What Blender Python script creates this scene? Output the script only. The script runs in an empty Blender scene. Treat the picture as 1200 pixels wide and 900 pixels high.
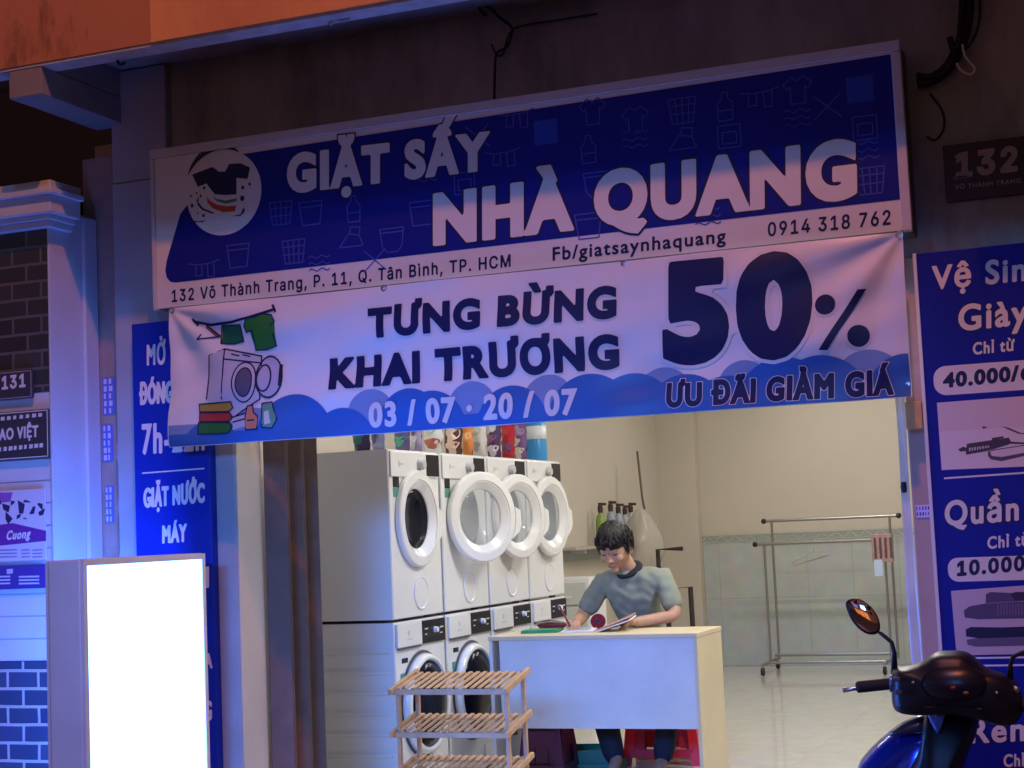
import bpy, bmesh, math, os, random
import numpy as np
from mathutils import Vector, Matrix
random.seed(7)
S = bpy.context.scene
C = S.collection
D = bpy.data
R_ = math.radians

# ------------------------------------------------------------------ camera
FPX, PITCH, ROLL, YAW, CAMH = 1878.2, R_(5.252), R_(-2.463), R_(21.18), 1.29
_f = np.array([-math.sin(YAW)*math.cos(PITCH), math.cos(YAW)*math.cos(PITCH), math.sin(PITCH)])
_r = np.array([math.cos(YAW), math.sin(YAW), 0.0])
_u = np.cross(_r, _f)
_r2 = math.cos(ROLL)*_r + math.sin(ROLL)*_u
_u2 = -math.sin(ROLL)*_r + math.cos(ROLL)*_u
cam = D.cameras.new('camera')
cam.sensor_width = 36.0
cam.lens = FPX/1200*36.0
cam.clip_start = 0.05
cam.clip_end = 500
camo = D.objects.new('camera', cam)
C.objects.link(camo)
camo.matrix_world = Matrix(((_r2[0], _u2[0], -_f[0], 0), (_r2[1], _u2[1], -_f[1], 0), (_r2[2], _u2[2], -_f[2], CAMH), (0, 0, 0, 1)))
S.camera = camo

# ------------------------------------------------------------------ night sky, street lights, added fills, exposure
w = D.worlds.new('World')
S.world = w
w.use_nodes = True
wn = w.node_tree.nodes
bg = wn['Background']
sky = wn.new('ShaderNodeTexSky')
sky.sky_type = 'NISHITA'
sky.sun_disc = False
sky.sun_elevation = R_(14)
sky.sun_rotation = R_(200)
w.node_tree.links.new(sky.outputs[0], bg.inputs[0])
bg.inputs[1].default_value = 0.012
S.view_settings.view_transform = 'Standard'
S.view_settings.look = 'None'
S.view_settings.exposure = 0
S.view_settings.gamma = 1

def aim(o, tgt):
    o.rotation_euler = (Vector(tgt)-Vector(o.location)).to_track_quat('-Z', 'Y').to_euler()

def lamp(name, kind, loc, tgt, power, col, **kw):
    l = D.lights.new(name, kind)
    l.energy = power
    l.color = col
    for k, v in kw.items():
        setattr(l, k, v)
    o = D.objects.new(name, l)
    C.objects.link(o)
    o.location = loc
    aim(o, tgt)
    return o

# sodium street lamp over the road, behind and to the right of the photographer
lamp('sodium_street_light', 'POINT', (-0.4, 1.6, 9.7), (-2.2, 5.6, 2.2), 1600, (1.0, 0.25, 0.035), shadow_soft_size=0.10)
# cool LED street lamp
lamp('cool_street_light', 'POINT', (-1.5, 1.4, 9.4), (-2.2, 5.6, 2.2), 430, (0.13, 0.36, 1.0), shadow_soft_size=0.15)
# added bluish area light; its source across the street is unseen
lamp('street_blue_fill', 'AREA', (-3.6, -4.2, 3.2), (-2.6, 7.0, 1.6), 2, (0.16, 0.28, 1.0), shape='RECTANGLE', size=2.0, size_y=1.0, spread=R_(120))
# added narrow blue fill aimed under the banner at the counter front
lamp('counter_blue_fill', 'AREA', (-1.3, -1.6, 2.9), (-2.9, 7.6, 0.30), 19, (0.05, 0.27, 1.0), shape='RECTANGLE', size=2.6, size_y=0.8, spread=R_(28))

# added orange spot brightening the opposite wall for the mirror reflection
lamp('mirror_wall_fill', 'SPOT', (-1.2, -6.0, 4.6), (-1.6, -9.0, 0.8), 420, (1.0, 0.36, 0.09), spot_size=R_(110), spot_blend=0.6, shadow_soft_size=0.1)

# ------------------------------------------------------------------ pixel of the photograph -> point on a plane of the place
_c = np.array([0, 0, CAMH])
def ray(u, v):
    return _r2*((u-600)/FPX) - _u2*((v-450)/FPX) + _f
def on(u, v, axis, val):
    d = ray(u, v)
    t = (val-_c[axis])/d[axis]
    return Vector(_c+t*d)
def AY(u, v, y): return on(u, v, 1, y)
def AX(u, v, x): return on(u, v, 0, x)
def AZ(u, v, z): return on(u, v, 2, z)

# ------------------------------------------------------------------ materials
MATS = {}
def mat(name, rgb, rough=0.5, metal=0.0, var=0.0, scale=6.0, bump=0.0, coat=0.0, spec=0.5, emit=None, estr=0.0, trans=0.0, alpha=1.0, ior=1.45):
    if name in MATS:
        return MATS[name]
    m = D.materials.new(name)
    m.use_nodes = True
    nt = m.node_tree
    b = nt.nodes['Principled BSDF']
    b.inputs['Base Color'].default_value = (*rgb, 1)
    b.inputs['Roughness'].default_value = rough
    b.inputs['Metallic'].default_value = metal
    b.inputs['Specular IOR Level'].default_value = spec
    b.inputs['Coat Weight'].default_value = coat
    b.inputs['Transmission Weight'].default_value = trans
    b.inputs['Alpha'].default_value = alpha
    b.inputs['IOR'].default_value = ior
    if emit:
        b.inputs['Emission Color'].default_value = (*emit, 1)
        b.inputs['Emission Strength'].default_value = estr
    if var or bump:
        tc = nt.nodes.new('ShaderNodeTexCoord')
        n = nt.nodes.new('ShaderNodeTexNoise')
        n.inputs['Scale'].default_value = scale
        n.inputs['Detail'].default_value = 6
        n.inputs['Roughness'].default_value = 0.62
        nt.links.new(tc.outputs['Object'], n.inputs['Vector'])
        if var:
            r = nt.nodes.new('ShaderNodeValToRGB')
            r.color_ramp.elements[0].position = 0.3
            r.color_ramp.elements[1].position = 0.7
            r.color_ramp.elements[0].color = (*[c*(1-var) for c in rgb], 1)
            r.color_ramp.elements[1].color = (*[min(1, c*(1+var*0.7)) for c in rgb], 1)
            nt.links.new(n.outputs['Fac'], r.inputs['Fac'])
            nt.links.new(r.outputs['Color'], b.inputs['Base Color'])
            mr = nt.nodes.new('ShaderNodeMapRange')
            mr.inputs[3].default_value = max(0.02, rough*0.75)
            mr.inputs[4].default_value = min(1, rough*1.25)
            nt.links.new(n.outputs['Fac'], mr.inputs[0])
            nt.links.new(mr.outputs[0], b.inputs['Roughness'])
        if bump:
            bp = nt.nodes.new('ShaderNodeBump')
            bp.inputs['Strength'].default_value = bump
            bp.inputs['Distance'].default_value = 0.01
            nt.links.new(n.outputs['Fac'], bp.inputs['Height'])
            nt.links.new(bp.outputs['Normal'], b.inputs['Normal'])
    MATS[name] = m
    return m

def brick_mat(name, c1, c2, mortar, bw, bh, ms, rough=0.35, axis='xz', offset=0.5):
    m = D.materials.new(name)
    m.use_nodes = True
    nt = m.node_tree
    b = nt.nodes['Principled BSDF']
    g = nt.nodes.new('ShaderNodeNewGeometry')
    sp = nt.nodes.new('ShaderNodeSeparateXYZ')
    cb = nt.nodes.new('ShaderNodeCombineXYZ')
    nt.links.new(g.outputs['Position'], sp.inputs[0])
    nt.links.new(sp.outputs['XYZ'.index(axis[0].upper())], cb.inputs[0])
    nt.links.new(sp.outputs['XYZ'.index(axis[1].upper())], cb.inputs[1])
    t = nt.nodes.new('ShaderNodeTexBrick')
    t.offset = offset
    t.inputs['Color1'].default_value = (*c1, 1)
    t.inputs['Color2'].default_value = (*c2, 1)
    t.inputs['Mortar'].default_value = (*mortar, 1)
    t.inputs['Scale'].default_value = 1.0
    t.inputs['Brick Width'].default_value = bw
    t.inputs['Row Height'].default_value = bh
    t.inputs['Mortar Size'].default_value = ms
    t.inputs['Mortar Smooth'].default_value = 0.1
    nz = nt.nodes.new('ShaderNodeTexNoise')
    nz.inputs['Scale'].default_value = 5
    nt.links.new(g.outputs['Position'], nz.inputs['Vector'])
    sc_n = nt.nodes.new('ShaderNodeVectorMath')
    sc_n.operation = 'MULTIPLY_ADD'
    sc_n.inputs[1].default_value = (0.010 if bw < 0.2 else 0.0, 0.008 if bw < 0.2 else 0.0, 0)
    nt.links.new(nz.outputs['Color'], sc_n.inputs[0])
    nt.links.new(cb.outputs[0], sc_n.inputs[2])
    nt.links.new(sc_n.outputs[0], t.inputs['Vector'])
    n = nt.nodes.new('ShaderNodeTexNoise')
    n.inputs['Scale'].default_value = 9
    n.inputs['Detail'].default_value = 5
    nt.links.new(g.outputs['Position'], n.inputs['Vector'])
    mx = nt.nodes.new('ShaderNodeMix')
    mx.data_type = 'RGBA'
    mx.blend_type = 'MULTIPLY'
    mx.inputs['Factor'].default_value = 0.35
    nt.links.new(t.outputs['Color'], mx.inputs[6])
    nt.links.new(n.outputs['Color'], mx.inputs[7])
    nt.links.new(mx.outputs[2], b.inputs['Base Color'])
    b.inputs['Roughness'].default_value = rough
    bp = nt.nodes.new('ShaderNodeBump')
    bp.inputs['Strength'].default_value = 0.5
    bp.inputs['Distance'].default_value = 0.004
    inv = nt.nodes.new('ShaderNodeMath')
    inv.operation = 'SUBTRACT'
    inv.inputs[0].default_value = 1
    nt.links.new(t.outputs['Fac'], inv.inputs[1])
    nt.links.new(inv.outputs[0], bp.inputs['Height'])
    nt.links.new(bp.outputs['Normal'], b.inputs['Normal'])
    return m

def stain_mat(name, base, dark, scale, lo, hi, rough=0.85, stretch=(1, 1, 0.35), side=None, bump=0.3):
    """painted render with dark water stains of their own shape; side=(x0,x1) makes stains gather towards x0"""
    m = D.materials.new(name)
    m.use_nodes = True
    nt = m.node_tree
    b = nt.nodes['Principled BSDF']
    b.inputs['Roughness'].default_value = rough
    g = nt.nodes.new('ShaderNodeNewGeometry')
    mp = nt.nodes.new('ShaderNodeMapping')
    mp.inputs['Scale'].default_value = stretch
    nt.links.new(g.outputs['Position'], mp.inputs['Vector'])
    n = nt.nodes.new('ShaderNodeTexNoise')
    n.inputs['Scale'].default_value = scale
    n.inputs['Detail'].default_value = 9
    n.inputs['Roughness'].default_value = 0.68
    nt.links.new(mp.outputs[0], n.inputs['Vector'])
    src = n.outputs['Fac']
    if side:
        sp = nt.nodes.new('ShaderNodeSeparateXYZ')
        nt.links.new(g.outputs['Position'], sp.inputs[0])
        mr = nt.nodes.new('ShaderNodeMapRange')
        mr.inputs[1].default_value, mr.inputs[2].default_value = side
        mr.inputs[3].default_value, mr.inputs[4].default_value = -0.22, 0.12
        nt.links.new(sp.outputs[0], mr.inputs[0])
        ad = nt.nodes.new('ShaderNodeMath')
        nt.links.new(n.outputs['Fac'], ad.inputs[0])
        nt.links.new(mr.outputs[0], ad.inputs[1])
        src = ad.outputs[0]
    r = nt.nodes.new('ShaderNodeValToRGB')
    r.color_ramp.elements[0].position = lo
    r.color_ramp.elements[1].position = hi
    r.color_ramp.elements[0].color = (*dark, 1)
    r.color_ramp.elements[1].color = (*base, 1)
    nt.links.new(src, r.inputs['Fac'])
    nt.links.new(r.outputs['Color'], b.inputs['Base Color'])
    bp = nt.nodes.new('ShaderNodeBump')
    bp.inputs['Strength'].default_value = bump
    bp.inputs['Distance'].default_value = 0.01
    nt.links.new(n.outputs['Fac'], bp.inputs['Height'])
    nt.links.new(bp.outputs['Normal'], b.inputs['Normal'])
    return m

# ------------------------------------------------------------------ mesh building
class MB:
    def __init__(s):
        s.v = []
        s.f = []
    def add(s, vs, fs):
        n = len(s.v)
        s.v += [Vector(p) for p in vs]
        s.f += [tuple(i+n for i in f) for f in fs]
        return s
    def box(s, x0, x1, y0, y1, z0, z1):
        return s.add([(x0, y0, z0), (x1, y0, z0), (x1, y1, z0), (x0, y1, z0), (x0, y0, z1), (x1, y0, z1), (x1, y1, z1), (x0, y1, z1)],
                     [(3, 2, 1, 0), (4, 5, 6, 7), (0, 1, 5, 4), (1, 2, 6, 5), (2, 3, 7, 6), (3, 0, 4, 7)])
    def obox(s, c, ax, ay, az):
        """box from a centre and three half-axis vectors"""
        c, ax, ay, az = map(Vector, (c, ax, ay, az))
        vs = [c+ax*i+ay*j+az*k for k in (-1, 1) for (i, j) in ((-1, -1), (1, -1), (1, 1), (-1, 1))]
        return s.add(vs, [(3, 2, 1, 0), (4, 5, 6, 7), (0, 1, 5, 4), (1, 2, 6, 5), (2, 3, 7, 6), (3, 0, 4, 7)])
    def bar(s, p, q, wd, th, up=(0, 0, 1)):
        p, q = Vector(p), Vector(q)
        d = (q-p)
        dn = d.normalized()
        sd = dn.cross(Vector(up))
        if sd.length < 1e-4:
            sd = dn.cross(Vector((1, 0, 0)))
        sd.normalize()
        u2 = sd.cross(dn)
        return s.obox((p+q)/2, d/2, sd*wd/2, u2*th/2)
    def tube(s, pts, r, n=8, cap=True):
        pts = [Vector(p) for p in pts]
        rs = r if isinstance(r, (list, tuple)) else [r]*len(pts)
        rings = []
        prev = None
        for i, p in enumerate(pts):
            t = (pts[min(i+1, len(pts)-1)]-pts[max(i-1, 0)]).normalized()
            if prev is None:
                a = t.orthogonal().normalized()
            else:
                a = (prev-t*prev.dot(t))
                a = a.normalized() if a.length > 1e-6 else t.orthogonal().normalized()
            prev = a
            b = t.cross(a)
            rings.append([p+(a*math.cos(k*2*math.pi/n)+b*math.sin(k*2*math.pi/n))*rs[i] for k in range(n)])
        vs = [q for rg in rings for q in rg]
        fs = []
        for i in range(len(rings)-1):
            for k in range(n):
                fs.append((i*n+k, i*n+(k+1) % n, (i+1)*n+(k+1) % n, (i+1)*n+k))
        if cap:
            fs.append(tuple(range(n))[::-1])
            fs.append(tuple((len(rings)-1)*n+k for k in range(n)))
        return s.add(vs, fs)
    def lathe(s, prof, o=(0, 0, 0), ax=(0, 0, 1), n=32, close=False, front=True):
        """prof: list of (radius, height along ax)"""
        ax = Vector(ax).normalized()
        a = ax.orthogonal().normalized()
        b = ax.cross(a)
        o = Vector(o)
        vs = []
        for (r, h) in prof:
            for k in range(n):
                t = k*2*math.pi/n
                vs.append(o+ax*h+(a*math.cos(t)+b*math.sin(t))*r)
        fs = []
        m = len(prof)
        for i in range(m if close else m-1):
            j = (i+1) % m
            for k in range(n):
                fs.append((i*n+k, i*n+(k+1) % n, j*n+(k+1) % n, j*n+k))
        if not close:
            if front and prof[0][0] > 1e-5:
                fs.append(tuple(range(n))[::-1])
            if prof[-1][0] > 1e-5:
                fs.append(tuple((m-1)*n+k for k in range(n)))
        return s.add(vs, fs)
    def prism(s, pts, d):
        """polygon (list of 3D points) extruded along vector d"""
        n = len(pts)
        pts = [Vector(p) for p in pts]
        d = Vector(d)
        return s.add(pts+[p+d for p in pts], [tuple(range(n))[::-1], tuple(range(n, 2*n))]+[(i, (i+1) % n, n+(i+1) % n, n+i) for i in range(n)])
    def ngon(s, pts):
        return s.add(pts, [tuple(range(len(pts)))])
    def ball(s, c, r, n=16, m=10, sc=(1, 1, 1)):
        c = Vector(c)
        vs = [c+Vector((0, 0, r*sc[2]))]
        for i in range(1, m):
            a = math.pi*i/m
            for k in range(n):
                t = 2*math.pi*k/n
                vs.append(c+Vector((r*sc[0]*math.sin(a)*math.cos(t), r*sc[1]*math.sin(a)*math.sin(t), r*sc[2]*math.cos(a))))
        vs.append(c-Vector((0, 0, r*sc[2])))
        fs = [(0, 1+k, 1+(k+1) % n) for k in range(n)]
        for i in range(m-2):
            for k in range(n):
                fs.append((1+i*n+k, 1+(i+1)*n+k, 1+(i+1)*n+(k+1) % n, 1+i*n+(k+1) % n))
        L = len(vs)-1
        fs += [(L, 1+(m-2)*n+(k+1) % n, 1+(m-2)*n+k) for k in range(n)]
        return s.add(vs, fs)

ROOT = {}      # object name -> world matrix its mesh coordinates are relative to
def thing(name, label, cat, loc=(0, 0, 0), rz=0.0, group=None):
    o = D.objects.new(name, None)
    o.empty_display_size = 0.1
    C.objects.link(o)
    o.location = loc
    o.rotation_euler = (0, 0, rz)
    ROOT[o.name] = Matrix.Translation(Vector(loc)) @ Matrix.Rotation(rz, 4, 'Z')
    return tag(o, label, cat, group)
def tag(o, label=None, cat=None, group=None, kind=None):
    if label: o['label'] = label
    if cat: o['category'] = cat
    if group: o['group'] = group
    if kind: o['kind'] = kind
    return o
def obj(name, mb, m, parent=None, bevel=0.0, smooth=False, local=False, loc=None, seg=2, label=None):
    """links one mesh object; world coordinates unless local. loc = pivot (parent space)"""
    me = D.meshes.new(name)
    vs = mb.v
    mtx = ROOT.get(parent.name) if parent else None
    if mtx is not None and not local:
        inv = mtx.inverted()
        vs = [inv @ p for p in vs]
    if loc is not None:
        vs = [p-Vector(loc) for p in vs]
    me.from_pydata([tuple(p) for p in vs], [], mb.f)
    me.validate()
    if bevel or smooth:
        bm = bmesh.new()
        bm.from_mesh(me)
        if bevel:
            es = [e for e in bm.edges if len(e.link_faces) == 2 and e.calc_face_angle(0) > R_(35)]
            bmesh.ops.bevel(bm, geom=es, offset=bevel, segments=seg, profile=0.5, affect='EDGES', clamp_overlap=True)
        bmesh.ops.recalc_face_normals(bm, faces=bm.faces)
        for f in bm.faces:
            f.smooth = bool(smooth)
        bm.to_mesh(me)
        bm.free()
    me.materials.append(m)
    o = D.objects.new(name, me)
    C.objects.link(o)
    if smooth == 'auto':
        try:
            me.set_sharp_from_angle(angle=R_(26))
        except Exception:
            pass
    if parent:
        o.parent = parent
        ROOT[o.name] = mtx
        if parent.type == 'MESH' and loc is None and parent.location.length > 0:
            o.location = -parent.location
    if loc is not None:
        o.location = loc
    if label: o['label'] = label
    return o
def copy_tree(o, parent=None):
    c = o.copy()
    C.objects.link(c)
    if parent: c.parent = parent
    for ch in list(o.children):
        copy_tree(ch, c)
    return c

# ------------------------------------------------------------------ lettering: outlines of Blender's own font, emboldened through a distance field
FONT = None          # Blender's own lettering; figures with a flagged 1 come from the bundled sans
try:
    FONT1 = D.fonts.load(os.path.join(bpy.utils.system_resource('DATAFILES'), 'fonts', 'Inter.woff2'))
except Exception:
    FONT1 = None
_glyph = {}
SPACING = 1.15
def outlines(body):
    if body in _glyph:
        return _glyph[body]
    c = D.curves.new('lettering', 'FONT')
    c.body = body
    if FONT1 and '1' in body: c.font = FONT1
    c.fill_mode = 'NONE'
    c.space_character = SPACING
    c.resolution_u = 5
    o = D.objects.new('lettering', c)
    C.objects.link(o)
    dg = bpy.context.evaluated_depsgraph_get()
    me = D.meshes.new_from_object(o.evaluated_get(dg))
    v = np.array([p.co[:2] for p in me.vertices])
    e = np.array([tuple(q.vertices) for q in me.edges])
    D.objects.remove(o)
    D.curves.remove(c)
    segs = np.hstack([v[e[:, 0]], v[e[:, 1]]])
    D.meshes.remove(me)
    _glyph[body] = segs
    return segs
CAP = None
def cap_height():
    global CAP
    if CAP is None:
        s = outlines('H')
        CAP = s[:, [1, 3]].max()
    return CAP

def text_cells(body, W, H, d, res, grow=0.0):
    """emboldened text as cells in local metric coordinates (x 0..W, baseline 0, capitals H)"""
    sg = outlines(body).copy()
    x0, x1 = sg[:, [0, 2]].min(), sg[:, [0, 2]].max()
    sx, sz = (W-2*d)/(x1-x0), (H-2*d)/(cap_height() if '1' not in body else outlines('1')[:, [1, 3]].max())
    sg[:, [0, 2]] = (sg[:, [0, 2]]-x0)*sx+d
    sg[:, [1, 3]] = sg[:, [1, 3]]*sz+d
    d = d+grow
    h = H/res
    gx = np.arange(-d-2*h+min(0, 0), W+d+2*h+h, h)
    zlo, zhi = sg[:, [1, 3]].min()-d-2*h, sg[:, [1, 3]].max()+d+2*h
    gz = np.arange(zlo, zhi+h, h)
    F = np.full((len(gx), len(gz)), 9.9)
    B = 24
    for i in range(0, len(gx), B):
        xs = gx[i:i+B]
        mn, mx = np.minimum(sg[:, 0], sg[:, 2]), np.maximum(sg[:, 0], sg[:, 2])
        k = (mx >= xs[0]-d-3*h) & (mn <= xs[-1]+d+3*h)
        s = sg[k]
        if not len(s):
            continue
        P = np.stack(np.meshgrid(xs, gz, indexing='ij'), -1).reshape(-1, 1, 2)
        a, b = s[None, :, :2], s[None, :, 2:]
        ab = b-a
        t = ((P-a)*ab).sum(-1)/np.maximum((ab*ab).sum(-1), 1e-12)
        t = np.clip(t, 0, 1)[..., None]
        dist = np.sqrt((((a+ab*t)-P)**2).sum(-1)).min(1)
        px = P[:, :, 0]+1e-7
        ax, bx, az, bz = s[None, :, 0], s[None, :, 2], s[None, :, 1], s[None, :, 3]
        cr = (ax > px) != (bx > px)
        zz = az+(bz-az)*(px-ax)/np.where(np.abs(bx-ax) < 1e-12, 1e-12, bx-ax)
        ins = ((cr & (zz > P[:, :, 1])).sum(1) % 2) == 1
        F[i:i+B] = np.where(ins, -dist, dist).reshape(len(xs), len(gz))
    F = F-d
    # mitred corners: keep the type's sharp corners after emboldening
    ends = {}
    for (x_a, z_a, x_b, z_b) in sg:
        ends.setdefault((round(x_a, 6), round(z_a, 6)), []).append((x_b, z_b))
        ends.setdefault((round(x_b, 6), round(z_b, 6)), []).append((x_a, z_a))
    def inside(p):
        px_, pz_ = p[0]+1e-7, p[1]
        cr_ = (sg[:, 0] > px_) != (sg[:, 2] > px_)
        s_ = sg[cr_]
        return (np.sum(s_[:, 1]+(s_[:, 3]-s_[:, 1])*(px_-s_[:, 0])/(s_[:, 2]-s_[:, 0]) > pz_) % 2) == 1
    for vk, nb2 in ends.items():
        if len(nb2) != 2: continue
        v_ = np.array(vk)
        u1, u2 = np.array(nb2[0])-v_, np.array(nb2[1])-v_
        l1, l2 = np.linalg.norm(u1), np.linalg.norm(u2)
        if l1 < 1e-6 or l2 < 1e-6: continue
        u1, u2 = u1/l1, u2/l2
        cth = float(u1@u2)
        if cth < -0.80 or cth > 0.80: continue
        m_ = -(u1+u2); m_ = m_/np.linalg.norm(m_)
        if inside(v_+m_*h*0.3) or not inside(v_-m_*h*0.3): continue
        n1, n2 = np.array((-u1[1], u1[0])), np.array((-u2[1], u2[0]))
        if n1@m_ < 0: n1 = -n1
        if n2@m_ < 0: n2 = -n2
        i0, i1 = np.searchsorted(gx, (v_[0]-2.6*d, v_[0]+2.6*d)); j0, j1 = np.searchsorted(gz, (v_[1]-2.6*d, v_[1]+2.6*d))
        if i1 <= i0 or j1 <= j0: continue
        G = np.stack(np.meshgrid(gx[i0:i1], gz[j0:j1], indexing='ij'), -1)-v_
        wdg = np.maximum.reduce([G@n1-d, G@n2-d, G@u1-0.02*d, G@u2-0.02*d, G@m_-1.75*d])
        F[i0:i1, j0:j1] = np.minimum(F[i0:i1, j0:j1], wdg)
    verts, faces, idx = [], [], {}
    def vid(key, x, z):
        j = idx.get(key)
        if j is None:
            j = idx[key] = len(verts)
            verts.append((x, z))
        return j
    ins = F < 0
    any_in = ins[:-1, :-1] | ins[1:, :-1] | ins[1:, 1:] | ins[:-1, 1:]
    for i, j in zip(*np.nonzero(any_in)):
        cs = ((i, j), (i+1, j), (i+1, j+1), (i, j+1))
        poly = []
        for q in range(4):
            p, n = cs[q], cs[(q+1) % 4]
            if ins[p]:
                poly.append(vid(p, gx[p[0]], gz[p[1]]))
            if ins[p] != ins[n]:
                lo, hi = (p, n) if p < n else (n, p)
                t = F[lo]/(F[lo]-F[hi])
                poly.append(vid((lo, hi), gx[lo[0]]+(gx[hi[0]]-gx[lo[0]])*t, gz[lo[1]]+(gz[hi[1]]-gz[lo[1]])*t))
        if len(poly) > 2:
            faces.append(tuple(poly))
    return verts, faces

FLAT = 0.14       # printed layers lie a fraction of a millimetre apart
def flat_map(y):
    return lambda X, Z, off: (X, y-off*FLAT, Z)
def lettering(body, parent, px, surf, m, wt=0.06, off=0.002, res=22, grow=0.0, name='lettering', y=5.6):
    """px: BL, BR, TL, TR pixels of baseline and cap line on the plane y; surf maps (X, Z, off) to the place"""
    q = [AY(u, v, y) for (u, v) in px]
    BL, BR, TL, TR = [np.array((p.x, p.z)) for p in q]
    W = np.linalg.norm(BR-BL)
    H = (np.linalg.norm(TL-BL)+np.linalg.norm(TR-BR))/2
    vs, fs = text_cells(body, W, H, wt*0.90*H, res, grow*H)
    mb = MB()
    for (x, z) in vs:
        s, t = x/W, z/H
        p = (1-s)*(1-t)*BL+s*(1-t)*BR+(1-s)*t*TL+s*t*TR
        mb.v.append(Vector(surf(p[0], p[1], off)))
    mb.f = fs
    return obj(name, mb, m, parent)

def stroke(mb, pts, wd, surf, off):
    """flat stroke along 2D points"""
    pts = [np.array(p, float) for p in pts]
    for a, b in zip(pts[:-1], pts[1:]):
        d = b-a
        L = np.linalg.norm(d)
        if L < 1e-6: continue
        d = d/L
        n = np.array((-d[1], d[0]))*wd/2
        e = d*wd*0.3
        k = max(1, int(L/0.04))
        for i in range(k):
            p, q = a+(b-a)*i/k-(e if i == 0 else 0), a+(b-a)*(i+1)/k+(e if i == k-1 else 0)
            mb.add([surf(*(p-n), off), surf(*(q-n), off), surf(*(q+n), off), surf(*(p+n), off)], [(0, 1, 2, 3)])
def fillpoly(mb, pts, surf, off, cut=False):
    if surf.__name__ == 'bmap':      # follow the folds: cut the shape into small pieces first
        bm = bmesh.new()
        bm.faces.new([bm.verts.new((p[0], 0, p[1])) for p in pts])
        bmesh.ops.triangulate(bm, faces=bm.faces[:])
        xs, zs = [p[0] for p in pts], [p[1] for p in pts]
        for (lo, hi, nrm) in ((min(xs), max(xs), (1, 0, 0)), (min(zs), max(zs), (0, 0, 1))):
            v = math.ceil(lo/0.02)*0.02
            while v < hi:
                bmesh.ops.bisect_plane(bm, geom=bm.verts[:]+bm.edges[:]+bm.faces[:], plane_co=Vector(nrm)*v, plane_no=nrm)
                v += 0.02
        bm.verts.index_update()
        mb.add([surf(v.co.x, v.co.z, off) for v in bm.verts], [tuple(v.index for v in f.verts) for f in bm.faces])
        bm.free()
        return
    mb.ngon([surf(p[0], p[1], off) for p in pts])
def pxs(pts, y):
    return [((lambda p: (p.x, p.z))(AY(u, v, y))) for (u, v) in pts]
def circ(c, rx, rz=None, a0=0, a1=360, n=32):
    rz = rz or rx
    return [(c[0]+rx*math.cos(R_(a0+(a1-a0)*i/n)), c[1]+rz*math.sin(R_(a0+(a1-a0)*i/n))) for i in range(n+1)]
# ------------------------------------------------------------------ the setting
YF, YS, YW, ST = 5.75, 5.60, 5.80, -0.20
YB = 14.3
XW = -3.43            # plane of the washers' fronts
M_wallgrey = stain_mat('dirty grey render', (0.42, 0.50, 0.50), (0.18, 0.21, 0.21), 3.0, 0.3, 0.66)
M_slab = stain_mat('stained beige render', (0.50, 0.22, 0.11), (0.02, 0.012, 0.01), 2.6, 0.30, 0.46, stretch=(1.2, 1, 0.45), side=(-4.5, -3.3))
M_soffit = mat('grey soffit', (0.30, 0.30, 0.31), 0.9, var=0.35, scale=3, bump=0.2)
M_pillar = mat('greyish paint', (0.35, 0.41, 0.47), 0.6, var=0.12, scale=4, bump=0.15)
M_strip = mat('dusty pinkish plaster', (0.34, 0.28, 0.27), 0.8, var=0.2, scale=7, bump=0.2)
M_cream = mat('cream paint', (0.55, 0.50, 0.44), 0.5, var=0.08, scale=3)
M_beige = mat('beige wall paint', (0.53, 0.475, 0.39), 0.7, var=0.04, scale=1.5, bump=0.05)
M_wains = brick_mat('pale green grey wall tile', (0.52, 0.55, 0.52), (0.50, 0.53, 0.50), (0.44, 0.46, 0.44), 0.4, 0.6, 0.004, 0.22, 'xz', 0.0)
M_floor = brick_mat('glossy cream floor tile', (0.70, 0.68, 0.60), (0.69, 0.67, 0.59), (0.645, 0.625, 0.555), 0.6, 0.6, 0.003, 0.07, 'xy', 0.0)
M_white = mat('white emulsion', (0.78, 0.78, 0.78), 0.6, var=0.05, scale=2)
M_black = mat('matt black plastic', (0.012, 0.012, 0.014), 0.45)

def structure(name, mb, m, **k):
    return tag(obj(name, mb, m, **k), kind='structure')
M_road = mat('asphalt', (0.045, 0.045, 0.048), 0.85, var=0.3, scale=14, bump=0.4)
M_pave = brick_mat('pavement tile', (0.22, 0.20, 0.19), (0.19, 0.18, 0.17), (0.10, 0.10, 0.10), 0.3, 0.3, 0.006, 0.7, 'xy', 0.0)
structure('street', MB().box(-150, 150, -150, 150, -0.5, -0.32), M_road)
structure('pavement', MB().box(-40, 40, 2.6, 5.49, -0.319, ST), M_pave)
structure('floor', MB().box(-4.2, -0.35, 5.5, YB+0.2, -0.15, 0.0), M_floor)

XN = AY(60, 560, 5.49).x              # corner of the tiled neighbour
X0, X1, X2 = AY(118, 560, YF).x, AY(138, 560, YF).x, AY(275, 560, YF).x
XJ0, XJ1 = AY(1063, 500, 5.70).x, AY(1100, 690, 5.60).x
shop = thing('shop_house', 'grey townhouse with open laundry shop on its ground floor', 'house', (-2.2, 5.8, 0))
BY = 5.20
zf = AY(200, 45.4, BY).z
xj_ = AY(176, 20, BY).x
obj('balcony_front', MB().box(-6.5, xj_-0.003, BY+0.006, BY+0.12, zf, zf+0.9), M_slab, shop)
obj('balcony_front', MB().box(xj_, -0.45, BY, BY+0.12, zf, zf+0.9), stain_mat('orange render', (0.80, 0.40, 0.17), (0.50, 0.22, 0.10), 1.6, 0.25, 0.62, stretch=(1.0, 1, 0.5)), shop)
obj('balcony_soffit', MB().box(-6.5, -0.45, BY+0.122, 5.799, zf+0.11, zf+0.25), M_soffit, shop)
pb = AY(148, 147, 5.79)
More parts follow.
